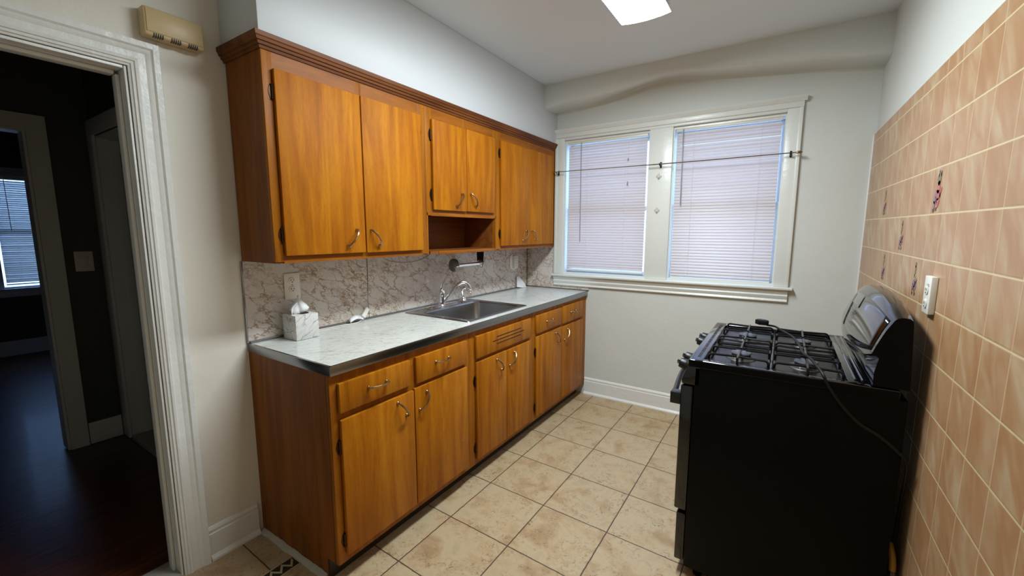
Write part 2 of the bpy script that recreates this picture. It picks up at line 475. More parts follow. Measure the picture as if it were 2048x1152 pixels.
# floors
struct(MB().box(-0.02, W + T, NEAR, L + T, -0.08, 0).build('floor', M_FTILE))
struct(MB().box(-1.82, -0.10, NEAR, 1.3, -0.08, -0.002).build('floor_hall', M_HARD))
struct(MB().box(-5.6, -1.82, NEAR, 1.5, -0.08, -0.012).build('floor_far_room', M_HARD))
struct(MB().box(-0.10, W + T, NEAR, L + T, H, H + 0.08).build('ceiling', M_CEIL))
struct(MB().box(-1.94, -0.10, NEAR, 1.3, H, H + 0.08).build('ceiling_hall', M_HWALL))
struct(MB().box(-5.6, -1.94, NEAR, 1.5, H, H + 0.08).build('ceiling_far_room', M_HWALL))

# left kitchen wall, with the doorway
DY0, DY1, DZ = -1.18, -0.318, 1.992
b = MB()
b.box(-T, 0, DY1, L + T, 0, H); b.box(-T, 0, NEAR, DY0, 0, H); b.box(-T, 0, DY0, DY1, DZ, H)
struct(b.build('wall_left', paint('wall_paint_warm', (234, 229, 217), 0.5, 0.35, 6)))
# window wall with two openings
O1 = (0.376, 1.083); O2 = (1.252, 1.948); OZ0, OZ1 = 1.05, 2.176
b = MB()
for x0, x1 in ((-T, O1[0]), (O1[1], O2[0]), (O2[1], W + T)): b.box(x0, x1, L, L + T + 0.04, 0, H)
for x0, x1 in (O1, O2):
    b.box(x0, x1, L, L + T + 0.04, 0, OZ0); b.box(x0, x1, L, L + T + 0.04, OZ1, H)
struct(b.build('wall_window', M_WALL))
struct(MB().box(W, W + T, NEAR, L, 0, H).build('wall_right', M_WALL))
struct(MB().box(-T, W + T, NEAR - T, NEAR, 0, H).build('wall_behind', M_WALL))

# plaster beam above the windows with a wavy lower edge
FZ = [(0.27, 2.384), (0.40, 2.408), (0.62, 2.415), (0.78, 2.427), (0.93, 2.442), (1.06, 2.463), (1.21, 2.494), (1.33, 2.488), (1.45, 2.466), (1.73, 2.437), (2.09, 2.400), (2.42, 2.352)]
BZ = [(0.27, 2.398), (0.40, 2.402), (0.56, 2.408), (0.70, 2.430), (0.81, 2.458), (0.93, 2.485), (1.04, 2.505), (1.15, 2.514), (1.26, 2.513), (1.42, 2.482), (1.61, 2.455), (2.01, 2.412), (2.42, 2.354)]
rings = []
YB = L - 0.232
N = 60
for i in range(N + 1):
    x = 0.24 + (W - 0.24) * i / N
    def sm(tab): return sum(interp(tab, x + d) for d in (-0.08, -0.04, 0, 0.04, 0.08)) / 5
    zf, zb = sm(FZ), sm(BZ)
    rings.append([(x, YB, H), (x, YB, zf + 0.05), (x, YB + 0.002, zf + 0.022), (x, YB + 0.010, zf + 0.006), (x, YB + 0.026, zf),
                  (x, L - 0.11, (zf + zb) / 2), (x, L - 0.03, zb), (x, L - 0.008, zb - 0.004), (x, L + 0.002, zb - 0.012), (x, L + 0.002, H)])
struct(MB().loft(rings, closed_ring=True, cap=True).build('wall_beam', M_WALL, angle=60))
# soffit over the wall cabinets
struct(MB().box(0, 0.296, -0.008, L, 2.153, H, 0.004).build('wall_soffit', M_SOFF))

# hall beyond the doorway
HX, HY = -1.82, -0.022
AY0, AY1, AZ = -1.15, -0.298, 2.012
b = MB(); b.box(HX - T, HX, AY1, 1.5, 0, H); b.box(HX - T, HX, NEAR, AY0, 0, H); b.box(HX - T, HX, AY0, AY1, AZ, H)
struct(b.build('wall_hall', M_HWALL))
BX0, BX1 = -1.70, -0.95
b = MB(); b.box(HX, BX0, HY, HY + 0.15, 0, H); b.box(BX1, -T, HY, HY + 0.15, 0, H); b.box(BX0, BX1, HY, HY + 0.15, 2.008, H)
struct(b.build('wall_hall_end', M_HWALL))
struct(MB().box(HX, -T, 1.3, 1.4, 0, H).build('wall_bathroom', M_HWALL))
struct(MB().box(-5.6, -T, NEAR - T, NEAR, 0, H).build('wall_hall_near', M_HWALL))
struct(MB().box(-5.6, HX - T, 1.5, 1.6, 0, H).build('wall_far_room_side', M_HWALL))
FX = -5.4; FY0, FY1, FZ0, FZ1 = -0.07, 0.80, 0.775, 2.02
b = MB(); b.box(FX - T, FX, NEAR, FY0, 0, H); b.box(FX - T, FX, FY1, 1.6, 0, H)
b.box(FX - T, FX, FY0, FY1, 0, FZ0); b.box(FX - T, FX, FY0, FY1, FZ1, H)
struct(b.build('wall_far_room', M_HWALL))

# kitchen doorway casing: stepped profile, mitred round the opening
def casing(name, plane, p0, yin, zt, y_far, prof, mat, parent=None):
    """profile (d, h): d outward from the opening edge, h out of the wall; the jamb at yin, head at zt, running to y_far"""
    b = MB()
    def pt(y, z, h):
        return (p0 + h, y, z) if plane == 'x' else (y, p0 - h, z)
    r1 = []; r2 = []; r3 = []
    for d, h in prof:
        r1.append(pt(yin + d, 0.0, h)); r2.append(pt(yin + d, zt + d, h)); r3.append(pt(y_far, zt + d, h))
    b.loft([r1, r2, r3], smooth=False, closed_ring=True, cap=True)
    return b.build(name, mat, parent, angle=20)
PROF = [(0, -0.002), (0, 0.010), (0.006, 0.012), (0.008, 0.016), (0.016, 0.017), (0.018, 0.021), (0.026, 0.022), (0.030, 0.017), (0.050, 0.016), (0.058, 0.020), (0.066, 0.021), (0.072, 0.027), (0.090, 0.027), (0.092, 0.022), (0.092, -0.002)]
struct(casing('trim_doorway', 'x', 0.0, DY1 + 0.0, DZ, DY0 - 0.1, PROF, M_TRIM))
struct(MB().box(0.0, 0.020, DY0 - 0.092, DY0, 0, DZ, 0.003).build('trim_doorway_near', M_TRIM))
b = MB()  # jamb lining with a stop
b.box(-T - 0.002, 0.004, DY1 - 0.002 - 0.008, DY1 - 0.002, 0, DZ - 0.002, 0.002); b.box(-T - 0.002, 0.004, DY0, DY1 - 0.012, DZ - 0.012, DZ - 0.002, 0.002)
b.box(-0.085, -0.045, DY1 - 0.022, DY1 - 0.0105, 0, DZ - 0.024, 0.003); b.box(-0.085, -0.045, DY0, DY1 - 0.024, DZ - 0.026, DZ - 0.0125, 0.003)
struct(b.build('trim_doorway_jamb', M_TRIM))
# threshold
struct(MB().box(-0.125, 0.002, DY0, DY1 - 0.002, -0.03, 0.010, 0.004).build('trim_threshold', M_SADDLE))
# hall door casings
PH = [(0, -0.002), (0, 0.016), (0.085, 0.018), (0.088, -0.002)]
struct(casing('trim_hall_doorway', 'x', HX, AY1, AZ, AY0 - 0.1, PH, M_HTRIM))
struct(MB().box(HX, HX + 0.018, AY0 - 0.088, AY0, 0, AZ, 0.002).build('trim_hall_doorway_near', M_HTRIM))
struct(MB().box(HX - T, HX + 0.002, AY1 - 0.014, AY1 - 0.001, 0, AZ).box(HX - T, HX + 0.002, AY0, AY1 - 0.015, AZ - 0.014, AZ - 0.001).build('trim_hall_jamb', M_HTRIM))
b = MB()
b.box(BX0 - 0.10, BX0 + 0.004, HY - 0.018, HY - 0.001, 0, 2.012, 0.003); b.box(BX0 - 0.10, BX1 + 0.1, HY - 0.018, HY - 0.001, 2.012, 2.107, 0.003)
b.box(BX0 + 0.001, BX0 + 0.014, HY - 0.001, HY + 0.15, 0, 2.006, 0.002)
b.box(BX0 + 0.015, BX0 + 0.026, HY + 0.06, HY + 0.105, 0.01, 1.99, 0.002)
b.box(BX0 + 0.015, BX1, HY, HY + 0.15, 1.994, 2.006)
struct(b.build('trim_bathroom_doorway', M_HTRIM))
struct(MB().box(BX0 + 0.028, BX1, HY - 0.012, HY + 0.16, -0.02, 0.022, 0.004).build('trim_bathroom_threshold', M_SADDLE))
struct(MB().box(HX + 0.001, HX + 0.016, -0.208, HY - 0.020, 0.0, 0.145, 0.003).build('baseboard_hall', M_HTRIM))
for z in (0.30, 1.87):
    k = thing('jamb_hinge_plate', (BX0 + 0.015, HY + 0.13, z), 'dark metal hinge near the %s of the hall end doorway jamb' % ('floor' if z < 1 else 'top'), 'hinge', 'hinges on the hall end doorway')
    MB().box(BX0 + 0.0145, BX0 + 0.018, HY + 0.108, HY + 0.148, z - 0.045, z + 0.045, 0.001).build('leaf', M_IRON, k)
    MB().tube([(BX0 + 0.022, HY + 0.152, z - 0.048), (BX0 + 0.022, HY + 0.152, z + 0.048)], 0.006, 8).build('knuckle', M_IRON, k)
# hall light switch
k = thing('light_switch', (HX, -0.122, 1.218), 'rocker light switch on the dark hall wall between the two door casings', 'light switch')
MB().box(HX + 0.0005, HX + 0.006, -0.166, -0.078, 1.155, 1.284, 0.002).build('plate', M_WPLATE, k)
MB().box(HX + 0.0065, HX + 0.012, -0.139, -0.105, 1.186, 1.253, 0.002).build('rocker', M_WHITE, k)
# a door standing inside the bathroom doorway
struct(MB().box(HX + 0.14, HX + 0.175, 0.29, 1.0, 0.01, 1.99, 0.003).build('door_1', M_HTRIM))

# baseboards
def baseboard(name, pts, mat, hgt=0.15):
    b = MB()
    for (a, c, n) in pts:   # from a to c along the wall, n normal into the room
        a = Vector(a); c = Vector(c); n = Vector(n)
        prof = [(0.001, 0), (0.026, 0), (0.026, 0.010), (0.018, 0.020), (0.014, 0.024), (0.014, hgt - 0.032), (0.010, hgt - 0.028), (0.012, hgt - 0.014), (0.006, hgt - 0.004), (0.001, hgt)]
        b.loft([[a + n * d + Vector((0, 0, z)) for d, z in prof], [c + n * d + Vector((0, 0, z)) for d, z in prof]], closed_ring=True, cap=True, smooth=False)
    return struct(b.build(name, mat, angle=20))
baseboard('baseboard_window', [((0.60, L, 0), (W - 0.01, L, 0), (0, -1, 0))], M_TRIM)
baseboard('baseboard_left', [((0, DY1 + 0.094, 0), (0, -0.022, 0), (1, 0, 0))], M_TRIM)
# lumpy white filler along the floor at the cabinet end
pts = []
b = MB()
prev = []
for i in range(26):
    x = 0.012 + 0.50 * i / 25
    w = 0.020 + random.uniform(-0.003, 0.004); h = 0.013 + random.uniform(-0.002, 0.003)
    prev.append([(x, -0.002 - w, 0.0005), (x, -0.002 - w * 0.85, h * 0.6), (x, -0.002 - w * 0.4, h), (x, -0.001, h * 1.2), (x, -0.001, 0.0005)])
b.loft(prev, closed_ring=True, cap=True)
struct(b.build('trim_floor_filler', M_CAULK))
# narrow floor border with a zigzag
b = MB(); b.slot(0).box(0.288, 0.345, NEAR + 0.01, -0.024, 0.0006, 0.0022)
b.slot(1).box(0.281, 0.287, NEAR + 0.01, -0.024, 0.0006, 0.0030); b.box(0.346, 0.351, NEAR + 0.01, -0.024, 0.0006, 0.0030)
y = -0.03
i = 0
while y > -1.2:
    xa, xb = (0.296, 0.330) if i % 2 == 0 else (0.330, 0.296)
    b.slot(1).prism([(xa - 0.006, y, 0.0023), (xa + 0.010, y, 0.0023), (xb + 0.010, y - 0.022, 0.0023), (xb - 0.006, y - 0.022, 0.0023)], (0, 0, 0.0008))
    y -= 0.022; i += 1
struct(b.build('trim_floor_border', [plain('border_dark', (52, 40, 30), 0.4), plain('border_cream', (190, 176, 140), 0.4)]))

# right wall tiling
TP = 0.010
b = MB()
b.prism([(W - TP, L - 0.001, 0), (W - TP, L - 0.001, 1.987), (W - TP, -1.28, 1.929), (W - TP, -1.28, 0)], (TP - 0.001, 0, 0))
struct(b.build('wall_right_tiling', M_WTILE))
struct(MB().box(W - 0.016, W - 0.0005, L - 0.012, L - 0.0005, 0.0, 1.984, 0.002).build('trim_corner', M_TRIM))

# ------------------------------------------------------------------ kitchen windows
def window(idx, o, label):
    x0, x1 = o
    w = MB()
    y0, y1 = L + 0.055, L + 0.150
    w.box(x0, x0 + 0.008, L + 0.004, y1, OZ0, OZ1); w.box(x1 - 0.008, x1, L + 0.004, y1, OZ0, OZ1)
    w.box(x0 + 0.008, x1 - 0.008, L + 0.004, y1, OZ1 - 0.018, OZ1); w.box(x0 + 0.008, x1 - 0.008, L + 0.004, y1, OZ0, OZ0 + 0.014)
    r = w.build('window_%d' % idx, M_TRIMW, base=((x0 + x1) / 2, L, OZ0)); struct(r, label)
    zm = 1.60
    for nm, za, zb, ya in (('lower_sash', OZ0 + 0.015, zm + 0.018, L + 0.060), ('upper_sash', zm - 0.018, OZ1 - 0.019, L + 0.102)):
        s = MB(); a, c = x0 + 0.0085, x1 - 0.0085; t = 0.017
        s.box(a, a + t, ya, ya + 0.038, za, zb, 0.003); s.box(c - t, c, ya, ya + 0.038, za, zb, 0.003)
        s.box(a + t, c - t, ya, ya + 0.038, za, za + (0.03 if nm == 'lower_sash' else 0.034), 0.003); s.box(a + t, c - t, ya, ya + 0.038, zb - 0.036, zb, 0.003)
        so = s.build(nm, M_TRIMW, r)
        MB().box(a + t - 0.004, c - t + 0.004, ya + 0.017, ya + 0.021, za + 0.03, zb - 0.03).build('pane', M_PANE, so)
    return r
window(1, O1, 'white double-hung window beside the wall cabinets')
window(2, O2, 'white double-hung window over the stove side of the wall')
# shared casing, mullion board, head moulding, stool and apron
b = MB()
YC = L - 0.020
b.box(0.296, O1[0], YC, L - 0.0005, OZ0, 2.196, 0.003); b.box(O1[1], O2[0], YC, L - 0.0005, OZ0, OZ1, 0.003)
b.box(O2[1], 2.030, YC, L - 0.0005, OZ0, 2.196, 0.003)
b.box(2.012, 2.034, YC - 0.008, YC + 0.001, OZ0, 2.196, 0.003); b.box(0.292, 0.312, YC - 0.008, YC + 0.001, OZ0, 2.196, 0.003)
b.box(O1[0], O2[1], YC, L - 0.0005, OZ1, 2.196, 0.003)
b.box(0.290, 2.036, YC - 0.006, L - 0.0005, 2.196, 2.238, 0.003)
hp = [(0, 2.232), (0.030, 2.232), (0.034, 2.240), (0.046, 2.250), (0.050, 2.262), (0, 2.266)]
b.loft([[(0.280, L - d, z) for d, z in hp], [(2.050, L - d, z) for d, z in hp]], closed_ring=True, cap=True, smooth=False)
struct(b.build('trim_window_casing', M_TRIMW))
b = MB()
b.box(0.276, 2.060, L - 0.052, L + 0.050, 1.030, 1.0495, 0.006, 3)
ap = [(0, 0.945), (0.016, 0.945), (0.022, 0.952), (0.016, 0.966), (0.020, 0.972), (0.026, 0.990), (0.020, 1.000), (0.030, 1.012), (0.034, 1.030), (0, 1.030)]
b.loft([[(0.290, L - d, z) for d, z in ap], [(2.034, L - d, z) for d, z in ap]], closed_ring=True, cap=True, smooth=False)
struct(b.build('trim_window_stool', M_TRIMW))
# exterior neighbour wall glimpsed between slats is not visible: only sky

# ------------------------------------------------------------------ blinds
def blind(label, x0, x1, ztop, zbot, yc, pitch, wand, cords, pull, group, axis='x', droop=0.0):
    """venetian blind; axis 'x' hangs in the window wall, axis 'y' in the far room's wall (room side +x)"""
    def q(a, d, z):    # a along, d towards the room (positive), z up
        return (a, yc - d, z) if axis == 'x' else (yc + d, a, z)
    def bx(b, a0, a1, d0, d1, z0, z1, bev=0.0):
        p, r = q(a0, d0, z0), q(a1, d1, z1)
        b.box(min(p[0], r[0]), max(p[0], r[0]), min(p[1], r[1]), max(p[1], r[1]), z0, z1, bev); return b
    t = thing('window_blind', q((x0 + x1) / 2, 0, ztop), label, 'blind', group)
    bx(MB(), x0, x1, -0.014, 0.016, ztop - 0.030, ztop, 0.002).build('headrail', M_WHITE, t)
    b = MB(); z = ztop - 0.052; wd = 0.0128
    while z > zbot + 0.022:
        th = math.radians(66 + random.uniform(-1.5, 1.5))
        prof = []
        for i in range(5):
            u_ = -1 + i / 2.0
            crown = 0.0016 * (1 - u_ * u_)
            d = -u_ * wd * math.cos(th) + crown * math.sin(th)
            zz = -(-u_) * -wd * math.sin(th) * -1
            prof.append((d, u_ * wd * math.sin(th) + crown * math.cos(th) * 0.3))
        zl = z + random.uniform(-0.0005, 0.0005)
        A = [q(x0 + 0.004, d, zl + h) for d, h in prof]; B = [q(x1 - 0.004, d, zl + h - droop * 0.0) for d, h in prof]
        th_ = 0.0007
        A2 = [q(x0 + 0.004, d - th_, zl + h) for d, h in prof][::-1]; B2 = [q(x1 - 0.004, d - th_, zl + h) for d, h in prof][::-1]
        b.loft([A + A2, B + B2], closed_ring=True, cap=False)
        z -= pitch
    b.build('slats', M_SLAT if axis == 'x' else M_SLAT_FAR, t, angle=50)
    bx(MB(), x0 + 0.003, x1 - 0.003, -0.011, 0.011, zbot, zbot + 0.014, 0.003).build('bottom_rail', M_WHITE, t)
    for c in cords:
        b = MB()
        n = int((ztop - zbot) / pitch)
        pts = [q(c + (0.0015 if i % 2 else -0.0015), 0.0145, ztop - 0.03 - i * pitch) for i in range(n)]
        b.tube(pts, 0.0009, 5); b.build('ladder_cord', M_WPLATE, t)
    if wand:
        b = MB(); b.tube([q(wand[0], 0.020, ztop - 0.020), q(wand[0], 0.026, ztop - 0.035), q(wand[0] + 0.004, 0.024, wand[1])], 0.0035, 6)
        b.build('tilt_wand', M_CLEARW, t)
    if pull:
        b = MB(); b.tube([q(pull[0], 0.017, ztop - 0.025), q(pull[0] + 0.003, 0.022, pull[1])], 0.0012, 5); pc = b.build('pull_cord', M_WPLATE, t)
        MB().lathe([(0.003, 0.03), (0.0065, 0.0), (0.004, -0.004)], q(pull[0] + 0.003, 0.022, pull[1] - 0.02), 'z', 10).build('tassel', M_CLEARW, pc)
        if len(pull) > 2:
            MB().lathe([(0.003, 0.02), (0.006, 0.0), (0.004, -0.004)], q(pull[0] + 0.0015, 0.021, pull[2]), 'z', 10).build('tassel', M_CLEARW, pc)
    return t
M_CLEARW = plain('hazy_plastic', (150, 146, 146), 0.25)
blind('off-white venetian blind in the kitchen window next to the wall cabinets', O1[0] + 0.020, O1[1] - 0.022, 2.168, 1.080, L + 0.026, 0.0218, (0.520, 1.33), (0.575, 0.895), (0.915, 1.80, 1.97), 'venetian blinds in the kitchen windows')
blind('off-white venetian blind in the kitchen window nearer the tiled wall', O2[0] + 0.016, O2[1] - 0.020, 2.172, 1.062, L + 0.026, 0.0218, (1.318, 1.61), (1.392, 1.812), None, 'venetian blinds in the kitchen windows')
blind('bluish venetian blind in the dark far room seen through the doorways', FY0 + 0.02, FY1 - 0.02, 2.018, 0.80, FX - 0.03, 0.0240, (0.045, 1.42), (0.08, 0.6), None, None, axis='y')
w = MB(); w.box(FX - 0.11, FX + 0.02, FY0 - 0.10, FY0, FZ0 - 0.01, FZ1 + 0.1); w.box(FX - 0.11, FX + 0.02, FY1, FY1 + 0.1, FZ0 - 0.01, FZ1 + 0.1)
w.box(FX - 0.11, FX + 0.02, FY0, FY1, FZ1, FZ1 + 0.1); w.box(FX - 0.11, FX + 0.06, FY0 - 0.12, FY1 + 0.12, FZ0 - 0.04, FZ0 - 0.01, 0.004); w.box(FX + 0.001, FX + 0.02, FY0 - 0.10, FY1 + 0.1, FZ0 - 0.11, FZ0 - 0.04, 0.004)
w.box(FX - 0.10, FX - 0.06, FY0, FY1, 1.38, 1.43)
r = struct(w.build('window_3', M_HTRIM))
MB().box(FX - 0.09, FX - 0.085, FY0, FY1, FZ0, FZ1).build('pane', M_PANE, r)
struct(MB().box(FX + 0.001, FX + 0.016, NEAR, 1.5, -0.012, 0.16, 0.003).build('baseboard_far_room', M_HTRIM))

# curtain rod
RZ = 1.912; RY = L - 0.066
k = thing('curtain_rod', (1.18, RY, RZ), 'thin metal curtain rod crossing in front of both kitchen windows', 'curtain rod')
MB().tube([(0.318, RY, RZ + 0.004), (0.9, RY, RZ), (1.18, RY, RZ - 0.002), (1.55, RY, RZ - 0.002), (2.012, RY, RZ)], [0.0032, 0.0032, 0.0042, 0.0042, 0.0032], 8).build('rod', M_RODM, k)
for x in (0.330, 1.176, 1.985):
    b = MB(); b.box(x - 0.006, x + 0.006, YC - 0.010, YC - 0.0065 if x != 1.176 else YC - 0.0005, RZ - 0.022, RZ + 0.018, 0.001)
    if x == 1.176: pass
    b.tube([(x, YC - 0.006, RZ - 0.012), (x, RY + 0.01, RZ - 0.012), (x, RY, RZ - 0.008), (x, RY - 0.007, RZ + 0.004)], 0.0032, 8)
    b.build('bracket', M_IRON, k)
for x, s_ in ((0.300, -1), (2.030, 1)):
    MB().lathe([(0.004, -0.022), (0.008, -0.012), (0.009, 0.0), (0.007, 0.010), (0.002, 0.016)], (x, RY, RZ + (0.004 if s_ < 0 else 0)), ((0, 1, 0), (0, 0, 1), (s_, 0, 0)), 12).build('finial', M_BRASS, k)
# two clear adhesive hooks
for (x, z, wh) in ((1.164, 1.828, 'upper'), (1.161, 1.577, 'lower')):
    k = thing('adhesive_hook', (x, YC, z), '%s of two small clear diamond-shaped adhesive hooks on the board between the windows' % wh, 'hook', 'adhesive hooks between the windows')
    s_ = 0.024
    MB().prism([(x, YC - 0.0005, z + s_), (x + s_ * 0.9, YC - 0.0005, z), (x, YC - 0.0005, z - s_), (x - s_ * 0.9, YC - 0.0005, z)], (0, -0.005, 0), 0.0015).build('plate', plain('clear_hook_plastic', (196, 194, 188), 0.2), k)
    MB().tube([(x, YC - 0.006, z + 0.004), (x, YC - 0.014, z - 0.008), (x, YC - 0.019, z - 0.012), (x, YC - 0.022, z - 0.002)], 0.003, 8).build('hook', M_WPLATE, k)

# ------------------------------------------------------------------ cabinets
def pull(door, x, cy, cz, dy, dz, ln=0.088):
    """bow pull on a door face at x, centred at (cy, cz), along direction (dy, dz)"""
    d = Vector((0, dy, dz)).normalized(); c = Vector((x, cy, cz)); n = Vector((1, 0, 0))
    b = MB()
    for s_ in (-1, 1):
        e = c + d * s_ * ln * 0.5
        b.lathe([(0.0075, 0.0003), (0.0075, 0.004), (0.0045, 0.008), (0.0042, 0.016)], e, 'x', 12)
    pts = []; R = []
    for i in range(15):
        t = -1 + i / 7.0
        pts.append(c + d * t * ln * 0.53 + n * (0.012 + 0.019 * (1 - abs(t) ** 2.2)))
        R.append(0.0056 - 0.0012 * (1 - abs(t)))
    b.tube(pts, R, 8)
    return b.build('handle', M_HANDLE, door)
def hinge(door, y, x, z, s_):
    """surface hinge at the edge of a door; s_ the side of the knuckle"""
    b = MB()
    b.tube([(x + 0.006, y, z - 0.026), (x + 0.006, y, z + 0.026)], 0.0042, 8)
    b.lathe([(0.0055, -0.028), (0.0055, -0.024)], (x + 0.006, y, z), 'z', 8); b.lathe([(0.0055, 0.024), (0.0055, 0.028)], (x + 0.006, y, z), 'z', 8)
    pts = [(x + 0.0002, y + s_ * 0.013 * math.sin(PI * i / 8), z - 0.036 + 0.072 * i / 8) for i in range(9)]
    b.prism(pts, (0.0022, 0, 0))
    return b.build('hinge', M_HINGE, door)
def door(parent, x, y0, y1, z0, z1, mat, hy=None, name='door', th=0.018):
    d = MB().box(x + 0.0006, x + th, y0, y1, z0, z1, 0.004, 2).build(name, mat, parent)
    return d

# -- base cabinets
ZB = 0.087; ZT = 0.8755
units = [(0.0, 0.832, 'wooden base cabinet with two drawers at the doorway end of the counter'),
         (0.833, 1.516, 'wooden sink base cabinet with a slotted false front over two doors'),
         (1.517, 2.412, 'wooden base cabinet with two small drawers beside the window wall')]
base = []
for i, (y0, y1, lab) in enumerate(units):
    t = thing('base_cabinet', (0.0, (y0 + y1) / 2, 0), lab, 'cabinet', 'base cabinets under the counter')
    base.append(t)
    b = MB()
    b.box(0.012, BX - 0.021, y0 + 0.001 + (0.019 if i == 0 else 0), y0 + 0.018 + (0.019 if i == 0 else 0), ZB, ZT)
    b.box(0.012, BX - 0.021, y1 - 0.018, y1 - 0.001, ZB, ZT)
    b.box(0.012, BX - 0.021, y0 + 0.040, y1 - 0.019, ZB, ZB + 0.016); b.box(0.010, 0.0118, y0 + 0.02, y1 - 0.001, ZB, ZT)
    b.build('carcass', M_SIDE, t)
    # face frame
    stiles = {0: [(0.0, 0.040), (0.386, 0.436), (0.790, 0.832)], 1: [(0.833, 0.892), (1.158, 1.208) if False else None, (1.468, 1.516)], 2: [(1.517, 1.566), (1.938, 1.970), (2.335, 2.412)]}[i]
    b = MB()
    for s_ in stiles:
        if s_: b.box(BX - 0.020, BX, s_[0], s_[1], ZB, ZT, 0.0012)
    for z0, z1 in ((ZB, 0.132), (0.680, 0.728), (0.832, ZT)):
        b.box(BX - 0.0205, BX - 0.0004, y0 + 0.030, y1 - 0.030, z0, z1)
    b.box(BX - 0.0200, BX - 0.019, y0 + 0.03, y1 - 0.03, ZB, ZT)
    b.build('face_frame', M_FRAMEV, t)
    MB().box(0.520, 0.532, y0 + 0.001, y1, 0.0005, ZB - 0.001).build('toe_kick', M_TOE, t)
    if i == 0:
        b = MB()
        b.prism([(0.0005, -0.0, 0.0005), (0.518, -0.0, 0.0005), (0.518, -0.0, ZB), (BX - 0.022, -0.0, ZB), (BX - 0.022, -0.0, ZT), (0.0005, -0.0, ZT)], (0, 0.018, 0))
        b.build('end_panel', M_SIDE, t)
    if i == 2:
        MB().box(BX - 0.02, BX, 2.4122, 2.4375, ZB, ZT, 0.001).build('filler_strip', M_FRAMEV, t)
DR = [(0, 0.030, 0.394, 0.718, 0.838, 0.209, 0.783), (0, 0.430, 0.798, 0.713, 0.840, 0.604, 0.786),
      (2, 1.556, 1.942, 0.718, 0.845, 1.735, 0.783), (2, 1.965, 2.338, 0.714, 0.847, 2.138, 0.786)]
for (u, y0, y1, z0, z1, hy, hz) in DR:
    d = door(base[u], BX, y0, y1, z0, z1, M_LOWV, name='drawer')
    pull(d, BX + 0.018, hy, hz, 1, -0.02, 0.092)
d = door(base[1], BX, 0.882, 1.474, 0.715, 0.843, M_LOWV, name='false_front')
b = MB()
for k_, (ya, yb) in enumerate(((1.075, 1.345), (1.035, 1.385), (1.075, 1.345))):
    z = 0.802 - 0.021 * k_
    b.box(BX + 0.0125, BX + 0.0187, ya, yb, z - 0.0024, z + 0.0024)
b.build('vent_slots', M_DARK, d)
DO = [(0, 0.032, 0.411, 0.690, 0.337, 0.628, -1, -1), (0, 0.416, 0.799, 0.695, 0.467, 0.623, 1, 1),
      (1, 0.885, 1.181, 0.694, 1.097, 0.628, -1, -1), (1, 1.186, 1.487, 0.692, 1.236, 0.628, 1, 1),
      (2, 1.560, 1.953, 0.697, 1.858, 0.632, -1, -1), (2, 1.957, 2.342, 0.692, 2.007, 0.625, 1, 1)]
for (u, y0, y1, z1, hy, hz, sg, side) in DO:
    d = door(base[u], BX, y0, y1, 0.120, z1, M_LOWV)
    pull(d, BX + 0.018, hy, hz, 0.05 * sg, 0.075)
    ey = y0 - 0.004 if side < 0 else y1 + 0.004
    for z in (0.185, z1 - 0.11): hinge(d, ey, BX, z, -1 if side < 0 else 1)

# -- wall cabinets
UB = 1.2835; UT = 2.150
un = [(0.0, 0.858, 'tall two-door wooden wall cabinet next to the doorway wall'),
      (0.859, 1.541, 'short two-door wooden wall cabinet over the sink with an open shelf below'),
      (1.542, 2.437, 'two-door wooden wall cabinet against the window wall')]
wallc = []
for i, (y0, y1, lab) in enumerate(un):
    t = thing('wall_cabinet', (0.0, (y0 + y1) / 2, UB), lab, 'cabinet', 'wall cabinets above the counter')
    wallc.append(t)
    b = MB()
    x1 = UX - 0.0205
    b.box(0.0075, x1, y0 + 0.0005, y0 + 0.018, UB + 0.001, 2.146); b.box(0.0075, x1, y1 - 0.018, y1 - 0.0005, UB + 0.001, 2.146)
    b.box(0.0075, x1, y0 + 0.0185, y1 - 0.0185, 2.128, 2.146)
    b.box(0.0075, 0.0125, y0 + 0.0185, y1 - 0.0185, UB + 0.018, 2.127)
    if i == 1:
        b.box(0.013, x1, y0 + 0.0185, y1 - 0.0185, 1.508, 1.524)
        b.box(0.0075, UX + 0.004, y0 + 0.0185, y1 - 0.0185, UB + 0.001, UB + 0.0175)
    else:
        b.box(0.0075, x1, y0 + 0.0185, y1 - 0.0185, UB + 0.001, UB + 0.0175)
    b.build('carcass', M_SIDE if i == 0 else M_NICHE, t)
    b = MB()
    st = {0: [(0.0, 0.040), (0.410, 0.446), (0.806, 0.858)], 1: [(0.859, 0.910), (1.184, 1.216), (1.497, 1.541)], 2: [(1.542, 1.592), (1.960, 1.998), (2.365, 2.437)]}[i]
    for j, s_ in enumerate(st):
        z0 = UB + (0.006 if i != 1 else 0.002)
        if i == 1 and j == 1: z0 = 1.512
        if i == 1:
            if j == 0: b.box(UX - 0.020, UX, 0.859, 0.868, UB + 0.002, 1.52); 
            if j == 2: b.box(UX - 0.020, UX, 1.532, 1.541, UB + 0.002, 1.52)
            z0 = 1.506
        b.box(UX - 0.020, UX, s_[0], s_[1], z0, 2.10, 0.0012)
    b.build('face_frame', M_FRAMEV, t)
    zs = [(2.030, 2.101)] + ([(1.504, 1.546)] if i == 1 else [(UB, 1.322)])
    for z0, z1 in zs: MB().box(UX - 0.0203, UX - 0.0003, y0 + 0.036, y1 - 0.036, z0, z1).build('rail', M_FRAMEH, t)
    if i == 1:
        MB().box(UX + 0.0045, UX + 0.0075, 0.945, 1.500, UB - 0.003, UB + 0.016, 0.001).build('shelf_lip', M_FRAMEH, t)
